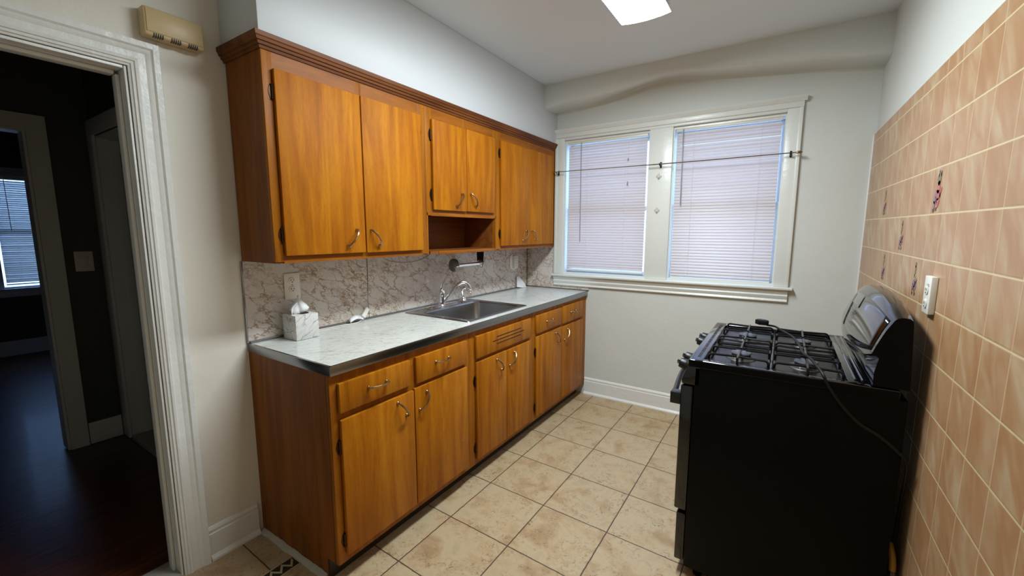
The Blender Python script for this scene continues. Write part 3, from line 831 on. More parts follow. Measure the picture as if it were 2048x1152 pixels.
UD = [(0, 0.036, 0.425, 1.314, 2.035, 0.350, 1.384, 1, -1), (0, 0.431, 0.812, 1.312, 2.036, 0.482, 1.383, -1, 1),
      (1, 0.902, 1.200, 1.538, 2.036, 1.122, 1.605, 1, -1), (1, 1.204, 1.504, 1.540, 2.040, 1.260, 1.612, -1, 1),
      (2, 1.584, 1.977, 1.313, 2.040, 1.895, 1.385, 1, -1), (2, 1.981, 2.371, 1.313, 2.044, 2.030, 1.389, -1, 1)]
for (u, y0, y1, z0, z1, hy, hz, sg, side) in UD:
    d = door(wallc[u], UX, y0, y1, z0, z1, M_DOORV)
    pull(d, UX + 0.018, hy, hz, 0.05 * sg, 0.073)
    ey = y0 - 0.004 if side < 0 else y1 + 0.004
    for z in (z0 + 0.085, z1 - 0.085): hinge(d, ey, UX, z, -1 if side < 0 else 1)
# crown moulding round the top
def crown():
    prof = [(0.0, 2.098), (0.004, 2.098), (0.006, 2.108), (0.012, 2.110), (0.014, 2.120), (0.020, 2.122), (0.022, 2.132), (0.026, 2.136), (0.027, 2.152), (0.0, 2.152)]
    b = MB()
    r1 = [(0.001, -d - 0.0005, z) for d, z in prof]
    r2 = [(UX + d + 0.0005, -d - 0.0005, z) for d, z in prof]
    r3 = [(UX + d + 0.0005, L - 0.001, z) for d, z in prof]
    b.loft([r1, r2, r3], closed_ring=True, cap=True, smooth=False)
    o = b.build('crown_moulding', M_CROWN, base=(0, 0, 2.1), angle=20)
    return tag(o, 'dark stepped wooden moulding along the top of the wall cabinets', 'moulding')
crown()

# ------------------------------------------------------------------ countertop, backsplash
t = thing('countertop', (0.0, 1.2, 0.876), 'white marble-patterned laminate countertop with a metal edge band', 'countertop')
SY0, SY1, SX0, SX1 = 0.905, 1.505, 0.062, 0.535
b = MB()
z0, z1 = 0.877, 0.9135
b.box(0.0005, CD - 0.004, 0.0005, SY0, z0, z1); b.box(0.0005, CD - 0.004, SY1, L - 0.001, z0, z1)
b.box(0.0005, SX0, SY0, SY1, z0, z1); b.box(SX1, CD - 0.004, SY0, SY1, z0, z1)
b.build('laminate_top', M_TOP, t)
b = MB(); b.box(CD - 0.0035, CD, -0.003, L - 0.0125, 0.8765, 0.9150, 0.001); b.box(0.0005, CD - 0.004, -0.0035, 0.0, 0.8765, 0.9150, 0.001)
b.box(CD - 0.008, CD, -0.0035, L - 0.0125, 0.9148, 0.9158); b.box(0.0005, CD, -0.0035, 0.005, 0.9148, 0.9158)
b.build('edge_band', M_EDGE, t)

t = thing('backsplash', (0.0, 1.2, CT), 'brown-veined marble laminate backsplash between counter and wall cabinets', 'backsplash')
MB().box(0.0005, 0.006, 0.002, 0.6545, CT + 0.0026, 1.2825).build('left_panel', M_SPLASH, t)
MB().box(0.0005, 0.006, 0.6565, L - 0.007, CT + 0.0026, 1.2825).build('right_panel', M_SPLASH, t)
MB().prism([(0.0065, L - 0.001, CT + 0.0026), (0.622, L - 0.001, CT + 0.0026), (0.622, L - 0.001, 0.944), (0.289, L - 0.001, 0.944), (0.289, L - 0.001, 1.028), (0.272, L - 0.001, 1.028), (0.272, L - 0.001, 1.2825), (0.0065, L - 0.001, 1.2825)], (0, -0.005, 0)).build('return_panel', M_SPLASH, t)
b = MB(); b.box(0.0062, 0.015, 0.004, L - 0.008, CT + 0.0022, CT + 0.011, 0.002); b.build('base_strip', M_EDGE, t)
b = MB(); b.box(0.0005, 0.009, -0.006, 0.0015, CT + 0.003, 1.2825, 0.002); b.build('end_strip', M_EDGE, t)
b = MB(); b.box(0.015, 0.62, L - 0.011, L - 0.0062, CT + 0.0022, CT + 0.008, 0.001); b.build('rear_strip', M_EDGE, t)
b = MB(); b.box(0.0062, 0.0095, L - 0.0098, L - 0.0065, CT + 0.012, 1.2825); b.build('corner_strip', M_HINGE, t)
b = MB(); b.box(0.0004, 0.0072, 0.6547, 0.6563, CT + 0.0026, 1.2825); b.build('seam_strip', M_HINGE, t)

# ------------------------------------------------------------------ sink, faucet
def rrect(x0, x1, y0, y1, r, z, n=6):
    pts = []
    for cx, cy, a0 in ((x1 - r, y1 - r, 0), (x0 + r, y1 - r, 90), (x0 + r, y0 + r, 180), (x1 - r, y0 + r, 270)):
        for i in range(n + 1):
            a = math.radians(a0 + 90 * i / n); pts.append((cx + r * math.cos(a), cy + r * math.sin(a), z))
    return pts
t = thing('kitchen_sink', (0.30, 1.205, 0.914), 'single-bowl stainless steel sink set into the countertop', 'sink')
b = MB()
zr = 0.9185
b.loft([rrect(0.042, 0.557, 0.884, 1.527, 0.02, 0.9142), rrect(0.044, 0.555, 0.886, 1.525, 0.02, zr), rrect(0.052, 0.547, 0.894, 1.517, 0.02, zr + 0.0015),
        rrect(0.058, 0.541, 0.900, 1.511, 0.02, zr - 0.0005),
        rrect(0.148, 0.530, 0.928, 1.482, 0.045, zr - 0.0005), rrect(0.154, 0.524, 0.934, 1.476, 0.045, zr - 0.008),
        rrect(0.162, 0.516, 0.942, 1.468, 0.045, 0.80), rrect(0.174, 0.504, 0.954, 1.456, 0.05, 0.765), rrect(0.215, 0.463, 0.995, 1.415, 0.05, 0.752)], closed_ring=True)
f = None
bm = b.bm
bm.verts.ensure_lookup_table()
last = [v for v in bm.verts][-28:]
b._tag([bm.faces.new(last)])
b.build('basin', M_STEEL, t, angle=30)
MB().lathe([(0.045, 0.0), (0.043, 0.003), (0.030, 0.002), (0.028, -0.004), (0.001, -0.004)], (0.335, 1.205, 0.7525), 'z', 24).build('drain', M_CHROME, t)

t = thing('faucet', (0.075, 1.22, 0.9185), 'chrome single-lever kitchen faucet behind the sink bowl', 'faucet')
b = MB(); b.loft([rrect(0.050, 0.106, 1.105, 1.345, 0.027, 0.9192), rrect(0.050, 0.106, 1.105, 1.345, 0.027, 0.9225), rrect(0.056, 0.100, 1.112, 1.338, 0.022, 0.9265)], closed_ring=True, cap=True)
b.build('base_plate', M_CHROME, t)
MB().lathe([(0.025, 0), (0.024, 0.006), (0.018, 0.012), (0.0175, 0.062), (0.0195, 0.066), (0.0195, 0.084), (0.015, 0.098), (0.006, 0.104)], (0.078, 1.195, 0.926), 'z', 24).build('body', M_CHROME, t)
MB().tube(bez([(0.080, 1.195, 1.020), (0.082, 1.190, 1.045), (0.090, 1.196, 1.075), (0.104, 1.220, 1.108), (0.112, 1.234, 1.118)], 6), [0.0100 - 0.00014 * i for i in range(25)], 12, flat=((1, 0, 0), 0.75)).build('lever_handle', M_CHROME, t)
MB().tube(bez([(0.084, 1.200, 0.940), (0.098, 1.218, 0.965), (0.135, 1.262, 1.035), (0.152, 1.283, 1.060), (0.172, 1.305, 1.072), (0.192, 1.324, 1.062), (0.203, 1.336, 1.038), (0.206, 1.339, 1.016)], 6), 0.0115, 14).build('spout', M_CHROME, t)
MB().lathe([(0.0125, 0.0), (0.0135, 0.002), (0.0135, 0.014), (0.011, 0.018)], (0.206, 1.339, 1.004), 'z', 16).build('aerator', M_CHROME, t)
t = thing('side_sprayer', (0.078, 1.418, 0.9185), 'chrome side sprayer standing in the sink deck beside the faucet', 'sprayer')
MB().lathe([(0.025, 0.0004), (0.025, 0.005), (0.021, 0.010), (0.016, 0.026), (0.013, 0.028)], (0.078, 1.418, 0.9192), 'z', 20).build('holder', M_CHROME, t)
MB().tube(bez([(0.078, 1.418, 0.946), (0.077, 1.414, 0.965), (0.080, 1.404, 0.990), (0.088, 1.402, 1.008), (0.106, 1.412, 1.018)], 6), [0.0095] * 8 + [0.0105] * 8 + [0.0125] * 9, 12, flat=((0, 1, 0), 0.9)).build('spray_head', M_CHROME, t)
t = tag(MB().lathe([(0.020, 0.0004), (0.020, 0.004), (0.016, 0.008), (0.008, 0.010)], (0.088, 1.065, 0.9188), 'z', 20).build('hole_cover', M_CHROME, base=(0.088, 1.065, 0.9188)), 'small round chrome cap covering a hole in the sink deck', 'cap')

# ------------------------------------------------------------------ paper towel holder
t = thing('paper_towel_holder', (0.14, 1.5, UB), 'chrome and black paper towel holder hanging under the open shelf', 'paper towel holder')
b = MB(); b.prism([(0.112, 1.535, UB - 0.001), (0.178, 1.535, UB - 0.001), (0.172, 1.535, 1.185), (0.160, 1.535, 1.160), (0.130, 1.535, 1.160), (0.118, 1.535, 1.185)], (0, 0.004, 0), 0.001)
b.build('hanging_bracket', M_IRON, t)
MB().tube([(0.145, 1.534, 1.186), (0.145, 1.500, 1.186), (0.145, 1.262, 1.186)], 0.0115, 16).build('bar', M_CHROME, t)
MB().lathe([(0.024, 0.0), (0.026, 0.004), (0.020, 0.010), (0.012, 0.014)], (0.145, 1.5345, 1.186), ((1, 0, 0), (0, 0, 1), (0, -1, 0)), 24).build('collar', M_CHROME, t)
# end disc with a crescent bite
b = MB(); pts = []
R_ = 0.044; cx, cz = 0.138, 1.190
for i in range(41):
    a = math.radians(-8 + (360 - 62) * i / 40 + 0)
    pts.append((cx + R_ * math.cos(a), 1.249, cz + R_ * math.sin(a)))
a_end = math.radians(-8 + 298); a_st = math.radians(-8)
bc = Vector((cx + R_ * 1.02 * math.cos(math.radians(-39)), 1.249, cz + R_ * 1.02 * math.sin(math.radians(-39))))
rb = R_ * 0.52
e1 = Vector(pts[-1]) - bc; e0 = Vector(pts[0]) - bc
t1 = math.atan2(e1.z, e1.x); t0 = math.atan2(e0.z, e0.x)
while t1 < t0: t1 += 2 * PI
for i in range(1, 12):
    a = t1 + (t0 - t1) * i / 12
    rr = e1.length
    pts.append((bc.x + rr * math.cos(a), 1.249, bc.z + rr * math.sin(a)))
b.prism(pts, (0, 0.012, 0), 0.002)
b.build('end_disc', plain('brushed_disc_metal', (120, 120, 118), 0.4, 1.0), t)

# ------------------------------------------------------------------ outlets
def duplex(t, x, y, z, sgn, plate_y=0.037, plate_z=0.061, mat=M_WPLATE):
    """receptacle faces on plate surface x (sgn = outward direction)"""
    for dz in (0.021, -0.021):
        o = MB(); r = 0.0165
        pts = [(x, y + r * math.cos(2 * PI * i / 24), z + dz + max(-0.0135, min(0.0135, r * math.sin(2 * PI * i / 24)))) for i in range(24)]
        o.prism(pts, (0.0025 * sgn, 0, 0), 0.0006)
        fo = o.build('receptacle', M_WHITE, t)
        s_ = MB(); xx0, xx1 = sorted((x + 0.0026 * sgn, x + 0.0032 * sgn))
        s_.box(xx0, xx1, y - 0.0078, y - 0.0056, z + dz - 0.002, z + dz + 0.007); s_.box(xx0, xx1, y + 0.0052, y + 0.0074, z + dz - 0.002, z + dz + 0.006)
        s_.lathe([(0.0026, 0.0), (0.0026, 0.0006)], (xx0, y, z + dz - 0.0078), 'x', 10)
        s_.build('slots', M_DARK, fo)
t = thing('wall_outlet', (0.006, 0.214, 1.150), 'cream double wall outlet on the backsplash above the tissue box', 'outlet')
MB().box(0.0065, 0.0115, 0.176, 0.254, 1.088, 1.214, 0.002).build('plate', M_WPLATE, t)
duplex(t, 0.0116, 0.214, 1.158, 1)
MB().lathe([(0.0028, 0), (0.0028, 0.001)], (0.0116, 0.214, 1.158), 'x', 10).build('screw', M_BRASS, t)

t = thing('wall_outlet', (0.006, 2.19, 1.15), 'cream wall outlet in an arched cover on the backsplash near the corner', 'outlet')
b = MB(); pts = []
for i in range(25):
    a = PI * i / 24
    pts.append((0.0065, 2.195 + 0.058 * math.cos(a) * 1.0, 1.190 + 0.034 * math.sin(a)))
for i in range(25):
    a = PI + PI * i / 24
    pts.append((0.0065, 2.195 + 0.058 * math.cos(a), 1.118 + 0.034 * math.sin(a)))
b.prism(pts, (0.006, 0, 0), 0.002); b.build('plate', M_WPLATE, t)
MB().box(0.0126, 0.0345, 2.178, 2.232, 1.098, 1.206, 0.003).build('receptacle', M_WHITE, t)
b = MB()
for zz in (1.185, 1.163, 1.141, 1.119):
    b.box(0.0348, 0.0354, 2.188, 2.192, zz - 0.005, zz + 0.004); b.box(0.0348, 0.0354, 2.210, 2.214, zz - 0.005, zz + 0.004)
b.build('slots', M_BRASS, t)

XT = W - TP
t = thing('wall_outlet', (XT, 0.892, 1.22), 'white outlet strip plate on the tiled wall above the stove', 'outlet')
MB().box(XT - 0.016, XT - 0.0005, 0.857, 0.927, 1.163, 1.278, 0.002).build('plate', M_WHITE, t)
duplex(t, XT - 0.0161, 0.892, 1.214, -1)
b = MB(); b.box(XT - 0.0170, XT - 0.0162, 0.875, 0.900, 1.247, 1.251); b.box(XT - 0.0170, XT - 0.0162, 0.877, 0.893, 1.253, 1.255); b.box(XT - 0.0170, XT - 0.0162, 0.879, 0.897, 1.177, 1.180); b.build('lettering', M_PRINT, t)

# ------------------------------------------------------------------ things on the counter
t = thing('tissue_box', (0.096, 0.196, CT), 'cube tissue box with a grey marble print and a tissue standing out of the top', 'tissue box')
bz = 1.030
b = MB(); b.box(0.042, 0.150, 0.140, 0.252, CT + 0.0008, bz, 0.0015); b.build('box', M_TISSUE, t)
MB().lathe([(0.030, 0.0), (0.030, 0.0008)], (0.096, 0.204, bz + 0.0002), 'z', 24).build('opening', M_DARK, t)
# crumpled tissue: an upside-down fan standing on its pinched middle
b = MB(); rings = []
spec = [(0.0, 0.010, 0.016, 0.000), (0.010, 0.018, 0.030, 0.002), (0.024, 0.022, 0.038, 0.004), (0.040, 0.017, 0.030, 0.002), (0.056, 0.009, 0.018, -0.002), (0.070, 0.0045, 0.009, -0.004), (0.086, 0.0015, 0.003, -0.006)]
for h, rx, ry, off in spec:
    ring = []
    for j in range(40):
        a = 2 * PI * j / 40
        w_ = 1 + 0.22 * math.sin(3 * a + h * 20) + 0.10 * math.sin(7 * a + 1.0 + h * 50)
        ring.append((0.096 + rx * w_ * math.cos(a), 0.196 + off + ry * w_ * math.sin(a), bz - 0.001 + h + 0.004 * math.sin(2 * a + 1)))
    rings.append(ring)
b.loft(rings, closed_ring=True, cap=True)
# drooping flap toward the camera
fl = []
for i in range(9):
    u_ = i / 8
    row = []
    for j in range(7):
        v_ = j / 6
        y_ = 0.196 - 0.014 - 0.044 * math.sin(u_ * PI * 0.5) * (0.4 + 0.6 * v_)
        x_ = 0.096 + 0.004 + (0.030 * (v_ - 0.3)) * (0.3 + u_)
        z_ = bz + 0.056 - 0.048 * u_ ** 1.3 + 0.006 * math.sin(v_ * PI * 2 + u_)
        row.append((x_, y_, z_))
    fl.append(row)
b.loft(fl)
b.build('tissue', M_PAPER, t, angle=60)

t = thing('lamp_cord', (0.02, 0.6, CT), 'thin white cord with a plug and paper tag hanging down the backsplash seam', 'cord')
MB().tube(bez([(0.0075 + 0.0025, 0.660, 1.280), (0.0100, 0.659, 1.20), (0.0100, 0.655, 1.08), (0.0100, 0.651, 1.02), (0.014, 0.645, 0.985), (0.020, 0.628, 0.972)], 8), 0.0020, 8).build('hanging_cord', M_CORDW, t)
b = MB()
def slab(b, p, q, w, th, up=(1, 0, 0)):
    p = Vector(p); q = Vector(q); d = (q - p).normalized(); n = Vector(up); n = (n - d * n.dot(d)).normalized(); s_ = d.cross(n)
    pts = [p + s_ * w / 2, q + s_ * w / 2, q - s_ * w / 2, p - s_ * w / 2]
    b.prism([v - n * th / 2 for v in pts], n * th, min(th, w) * 0.15)
slab(b, (0.020, 0.636, 0.979), (0.034, 0.592, 0.937), 0.024, 0.013, (1, 0, 0.2)); b.build('connector', M_WHITE, t)
b = MB(); rows = []
for i in range(9):
    a = i / 8
    yy = 0.597 - 0.088 * a; zz = 0.932 + 0.016 * math.sin(a * PI * 0.9) - 0.008 * a
    rows.append([(0.020, yy, zz + 0.010), (0.052, yy - 0.012, zz - 0.006)])
b.loft(rows)
b2 = b.build('paper_tag', M_PAPER, t)
sd = b2.modifiers.new('thick', 'SOLIDIFY'); sd.thickness = 0.0012
b = MB()
for j in range(4):
    a0 = 0.15 + 0.02 * j
    b.tube([(0.029 + 0.006 * j, 0.590 - 0.003 * j, 0.9445 - 0.003 * j), (0.029 + 0.006 * j, 0.560 - 0.003 * j, 0.951 - 0.003 * j)], 0.0004, 4)
b.build('print', M_PRINT, b2)
MB().tube(bez([(0.040, 0.585, 0.924), (0.050, 0.540, 0.9165), (0.046, 0.480, 0.9165), (0.036, 0.400, 0.9165), (0.030, 0.320, 0.9165), (0.034, 0.262, 0.9165), (0.024, 0.235, 0.9165)], 8), 0.0022, 8).build('counter_cord', M_WHITE, t)
t = MB().tube(bez([(0.010, 0.735, 1.281), (0.010, 0.80, 1.240), (0.010, 0.90, 1.222), (0.010, 0.99, 1.220), (0.010, 1.08, 1.232), (0.010, 1.14, 1.252), (0.010, 1.17, 1.281)], 8), 0.0022, 8).build('drooping_cable', M_CORDW, base=(0.01, 0.95, 1.22))
tag(t, 'thin grey-white cable drooping under the wall cabinets against the backsplash', 'cable')

t = thing('folded_card', (0.02, 2.31, CT), 'small white folded card leaning in the counter corner below the outlet', 'card')
b = MB()
b.prism([(0.018, 2.235, 0.925), (0.044, 2.300, 0.9146), (0.046, 2.345, 0.9146), (0.038, 2.335, 0.950), (0.022, 2.262, 1.018), (0.0175, 2.232, 1.020)], (0.006, 0, 0.0), 0.001)
b.prism([(0.020, 2.280, 0.9148), (0.050, 2.290, 0.9148), (0.050, 2.350, 0.9148), (0.020, 2.350, 0.9148)], (0, 0, 0.010), 0.002)
b.build('card', M_PAPER, t)

# door chime
t = thing('door_chime', (0.0, -0.18, 2.155), 'beige plastic door chime box on the wall above the doorway corner', 'door chime')
b = MB(); b.box(0.0005, 0.050, -0.272, -0.086, 2.104, 2.202, 0.008, 3); b.build('cover', M_BEIGE, t)
for g_ in (-0.232, -0.179, -0.126):
    b = MB()
    for i in range(5):
        y = g_ + (i - 2) * 0.0065
        b.box(0.034, 0.0508, y - 0.0017, y + 0.0017, 2.1034, 2.116)
    b.build('vent', M_DARK, t)
b = MB(); b.box(0.0502, 0.0525, -0.264, -0.094, 2.118, 2.196, 0.001); b.build('front_plate', M_BEIGE, t)
t = MB().tube(bez([(0.003, -0.222, 2.103), (0.003, -0.224, 2.08), (0.003, -0.221, 2.06), (0.003, -0.219, 1.9), (0.003, -0.221, 1.6), (0.003, -0.219, 1.3), (0.003, -0.222, 1.0), (0.003, -0.220, 0.6), (0.003, -0.221, 0.2)], 5), 0.0016, 6).build('crack_line', M_TRIM, base=(0, -0.22, 1))  # crack line by the casing, modelled as a thin raised tube
tag(t, 'thin painted crack line running down beside the doorway casing', 'crack')

# ceiling light
t = thing('ceiling_light', (1.31, 0.80, H), 'long white wraparound ceiling light, lit, over the middle of the kitchen', 'ceiling light')
lx0, lx1, ly0, ly1 = 1.190, 1.437, 0.195, 1.412
MB().box(lx0 + 0.002, lx1 - 0.002, ly0 + 0.002, ly1 - 0.002, H - 0.047, H - 0.0005, 0.004).build('pan', M_WHITE, t)
rings = []
n = 12
for i in range(n + 1):
    u_ = -1 + 2 * i / n
    row = []
    for j in range(n + 1):
        v_ = -1 + 2 * j / n
        x_ = (lx0 + lx1) / 2 + u_ * (lx1 - lx0) / 2; y_ = (ly0 + ly1) / 2 + v_ * (ly1 - ly0) / 2
        z_ = H - 0.080 + 0.010 * u_ ** 2
        row.append((x_, y_, z_))
    rings.append(row)
o = MB().loft(rings).build('glass_shade', M_LAMP, t)
sd = o.modifiers.new('thick', 'SOLIDIFY'); sd.thickness = 0.006; sd.offset = 1; sd.material_offset = 1; sd.material_offset_rim = 2
o.data.materials.append(M_WHITE); o.data.materials.append(mat_emit('lit_glass_edge', LAMP_COLOR, 0.5))

# ------------------------------------------------------------------ gas stove
SX, SXB, Y0, Y1, ZC = 1.738, 2.352, 0.800, 1.597, 0.925
t = stove = thing('gas_stove', (2.04, 1.2, 0.0), 'black gas range standing away from the tiled wall', 'stove')
b = MB(); b.box(SX, SXB, Y0 + 0.004, Y1 - 0.004, 0.045, ZC - 0.030, 0.004); b.build('body', M_BLACKM, t)
for (x, y) in ((SX + 0.05, Y0 + 0.05), (SX + 0.05, Y1 - 0.05), (SXB - 0.05, Y0 + 0.05), (SXB - 0.05, Y1 - 0.05)):
    MB().lathe([(0.018, 0.0003), (0.018, 0.01), (0.010, 0.012), (0.010, 0.046)], (x, y, 0), 'z', 12).build('foot', M_IRON, t)
MB().box(1.700, SX - 0.002, Y0 + 0.008, Y1 - 0.008, 0.062, 0.272, 0.006).build('drawer', M_BLACK, t)
d = MB().box(1.690, SX - 0.002, Y0 + 0.006, Y1 - 0.006, 0.288, 0.815, 0.006).build('door', M_BLACK, t)
MB().box(1.6885, 1.6897, Y0 + 0.12, Y1 - 0.12, 0.40, 0.68, 0.0005).build('window_glass', M_DISPLAY, d)
# handle: two end blocks and a bowed bar
b = MB()
hz = 0.757
for s_ in (0, 1):
    ya = Y0 + 0.008 if s_ == 0 else Y1 - 0.050
    b.box(1.652, 1.692, ya, ya + 0.042, hz - 0.026, hz + 0.022, 0.003)
pts = [(1.664 - 0.026 * math.sin(PI * i / 14), Y0 + 0.030 + (Y1 - Y0 - 0.06) * i / 14, hz + 0.004 + 0.010 * math.sin(PI * i / 14)) for i in range(15)]
b.tube(pts, 0.0155, 12, flat=((1, 0, 0), 0.7))
b.build('handle', M_BLACKR, d)
# sloped control panel
b = MB(); b.prism([(1.716, Y0 + 0.004, ZC - 0.012), (SX + 0.02, Y0 + 0.004, ZC - 0.012), (SX + 0.02, Y0 + 0.004, 0.822), (1.694, Y0 + 0.004, 0.822), (1.692, Y0 + 0.004, 0.838)], (0, Y1 - Y0 - 0.008, 0), 0.003)
b.build('control_panel', M_BLACK, t)
for y in (0.880, 0.985, 1.300, 1.405):
    n_ = Vector((-0.96, 0, 0.28)).normalized(); e2 = Vector((0, 1, 0)); e1 = n_.cross(e2)
    k_ = MB().lathe([(0.025, 0.0), (0.025, 0.009), (0.022, 0.011), (0.020, 0.030), (0.018, 0.034), (0.001, 0.034)], (1.702, y, 0.874), (tuple(e1), tuple(e2), tuple(n_)), 24)
    ko = k_.build('knob', M_KNOB, t)
    c_ = Vector((1.702, y, 0.874)) + n_ * 0.034
    g = MB(); a_ = e1 * 0.5 + e2 * 0.87
    s2 = n_.cross(a_)
    g.prism([c_ + a_ * 0.019 + s2 * 0.0045, c_ - a_ * 0.019 + s2 * 0.0045, c_ - a_ * 0.019 - s2 * 0.0045, c_ + a_ * 0.019 - s2 * 0.0045], n_ * 0.010, 0.001)
    g.build('grip', M_KNOB, ko)
# cooktop: raised rounded rim, two recessed wells, ridged rear deck
b = MB()
X0, X1 = 1.714, 2.262
wells = [(1.772, 1.982), (1.990, 2.200)]
ring = [(X0, ZC - 0.034), (X0, ZC - 0.008), (X0 + 0.004, ZC - 0.002), (X0 + 0.012, ZC)]
zw = ZC - 0.016
# top plate built from strips so that the wells are real recesses
ys0, ys1 = Y0 + 0.034, Y1 - 0.034
b.box(X0, X0 + 0.052, Y0, Y1, ZC - 0.032, ZC, 0.006, 3)
b.box(X0 + 0.046, X1 + 0.07, Y0, ys0 - 0.001, ZC - 0.032, ZC, 0.006, 3); b.box(X0 + 0.046, X1 + 0.07, ys1 + 0.001, Y1, ZC - 0.032, ZC, 0.006, 3)
b.box(2.204, X1 + 0.07, ys0 - 0.004, ys1 + 0.004, ZC - 0.031, ZC - 0.0005, 0.002)
b.box(wells[0][1], wells[1][0], ys0 - 0.004, ys1 + 0.004, ZC - 0.031, ZC - 0.004, 0.002)
b.slot(2).box(X0 + 0.040, 2.206, ys0 - 0.006, ys1 + 0.006, ZC - 0.031, zw)
b.build('cooktop', [M_BLACK, M_BLACKM, M_WELL], t, sides=1)
b = MB()
for (xa, xb) in ((2.222, 2.232), (2.242, 2.252)):
    b.loft([rrect(xa, xb, 0.845, 1.545, 0.0045, ZC - 0.001, 4), rrect(xa, xb, 0.845, 1.545, 0.0045, ZC + 0.004, 4), rrect(xa + 0.002, xb - 0.002, 0.849, 1.541, 0.0025, ZC + 0.006, 4)], closed_ring=True, cap=True)
b.build('rear_ridges', M_BLACK, t)
b = MB()
n_s = 8
for i in range(n_s):
    ya = 0.845 + i * (1.545 - 0.845) / n_s
    b.box(1.738, 1.750, ya + 0.006, ya + (0.70 / n_s) - 0.006, ZC - 0.0004, ZC + 0.0006)
b.build('front_vents', M_DARK, t)
# burners
BUR = [(1.880, 0.985, 0.034), (1.880, 1.345, 0.036), (2.095, 0.985, 0.036), (2.095, 1.345, 0.030)]
for (x, y, r) in BUR:
    bo = MB().lathe([(r + 0.022, 0.0003), (r + 0.020, 0.003), (r + 0.006, 0.005), (r, 0.008), (r, 0.016), (0.01, 0.017)], (x, y, zw), 'z', 28).build('burner', M_ALU, t)
    MB().lathe([(r * 0.95, 0.0), (r * 1.08, 0.003), (r * 1.02, 0.007), (r * 0.6, 0.0095), (0.002, 0.010)], (x, y, zw + 0.0175), 'z', 28).build('cap', M_BURN, bo)
    MB().tube([(x - r * 0.5, y - r - 0.008, zw + 0.003), (x - r * 0.5, y - r - 0.008, zw + 0.018)], 0.0022, 6).build('igniter', M_WHITE, bo)
# wire grates
def grate(xa, xb, ya, yb, cx, cy):
    b = MB(); r = 0.0044; zl = zw + 0.008; zh = zw + 0.034
    base_ = rrect(xa, xb, ya, yb, 0.018, zl, 5)
    b.tube(base_, r, 8, closed=True)
    mx, my = (xa + xb) / 2, (ya + yb) / 2
    # corner posts rising and running inward to the middle of each side at the raised level
    for (px, py, qx, qy) in ((xa, ya, mx, ya + 0.030), (xb, ya, mx, ya + 0.030), (xa, yb, mx, yb - 0.030), (xb, yb, mx, yb - 0.030)):
        sx = 0.010 if px == xa else -0.010; sy = 0.012 if py == ya else -0.012
        b.tube(bez([(px, py + sy * 1.6, zl), (px + sx * 0.1, py + sy * 1.5, zh - 0.008), (px + sx, py + sy * 1.6, zh), (px + sx * 3, py + (qy - py) * 0.55 + sy * 0.4, zh), (qx - sx * 0.3, qy, zh)], 5), r, 8)
    # fingers over the burner
    for (px, py, ex, ey) in ((mx, ya, mx, cy - 0.018), (mx, yb, mx, cy + 0.018)):
        s_ = 1 if py == ya else -1
        b.tube(bez([(px, py, zl), (px, py + s_ * 0.001, zh - 0.006), (px, py + s_ * 0.008, zh), (ex, (py + ey) / 2, zh), (ex, ey, zh)], 5), r, 8)
    for (px, ex) in ((xa, cx - 0.018), (xb, cx + 0.018)):
        s_ = 1 if px == xa else -1
        b.tube(bez([(px, cy, zl), (px + s_ * 0.001, cy, zh - 0.006), (px + s_ * 0.008, cy, zh), (ex, cy, zh)], 5), r, 8)
    # feet
    for px in (xa + 0.004, xb - 0.004):
        for py in (ya + 0.03, yb - 0.03):
            b.tube([(px, py, zw + 0.0006), (px, py, zl)], r, 8)
    return b.build('grate', M_BLACKR, stove)
for (xa, xb) in ((1.778, 1.977), (1.995, 2.195)):
    cx = (xa + xb) / 2
    grate(xa, xb, 0.842, 1.158, cx, 0.985); grate(xa, xb, 1.176, 1.520, cx, 1.345)
# backguard
def bg_ring(y):
    s_ = (y - (Y0 + Y1) / 2) / ((Y1 - Y0) / 2)
    k_ = 1 - abs(s_) ** 2.3
    zt = 1.153 + 0.050 * k_
    dx = -0.024 * k_
    zb = 1.033 - 0.052 * k_
    P = [(2.251 + dx, zb), (2.263 + dx, zb + 0.30 * (zt - zb)), (2.279 + dx * 0.85, zb + 0.64 * (zt - zb)), (2.297 + dx * 0.6, zb + 0.93 * (zt - zb)),
         (2.304 + dx * 0.3, zt - 0.002), (2.316, zt + 0.001), (2.330, zt), (2.338, zt - 0.006), (2.341, zt - 0.02), (2.351, 0.93), (2.262, 0.93), (2.262, 0.975 if zb > 0.985 else zb - 0.01), (2.270, zb - 0.012), (2.262 + dx * 0.6, zb - 0.006)]
    return [(x, y, z) for x, z in P]
b = MB()
ys = [Y0 + 0.001 + (Y1 - Y0 - 0.002) * i / 32 for i in range(33)]
b.loft([bg_ring(y) for y in ys], closed_ring=True, cap=True)
bgo = b.build('backguard', [M_BLACK, M_BLACKM], t, angle=32, sides=1)
def bg_pt(y, v, out=0.0015):
    """point on the tilted face at height fraction v"""
    r = bg_ring(y); pts = [Vector(p) for p in r[:5]]
    z = pts[0].z + v * (pts[4].z - pts[0].z)
    for a, c in zip(pts, pts[1:]):
        if z <= c.z + 1e-9:
            tt = (z - a.z) / (c.z - a.z); p = a.lerp(c, tt); break
    return (p.x - out, p.y, p.z + out * 0.4)
def bg_patch(y0, y1, v0, v1, out, name, mat, parent, nn=12):
    b = MB()
    A = [[bg_pt(y0 + (y1 - y0) * i / nn, v0 + (v1 - v0) * j / 6, out) for j in range(7)] for i in range(nn + 1)]
    b.loft(A)
    o = b.build(name, mat, parent); m = o.modifiers.new('thick', 'SOLIDIFY'); m.thickness = 0.001; m.offset = -1
    return o
cp = bg_patch(0.822, 1.40, 0.10, 0.86, 0.0016, 'control_face', M_BLACK, t)
bg_patch(1.195, 1.395, 0.63, 0.84, 0.0026, 'display', M_DISPLAY, cp)
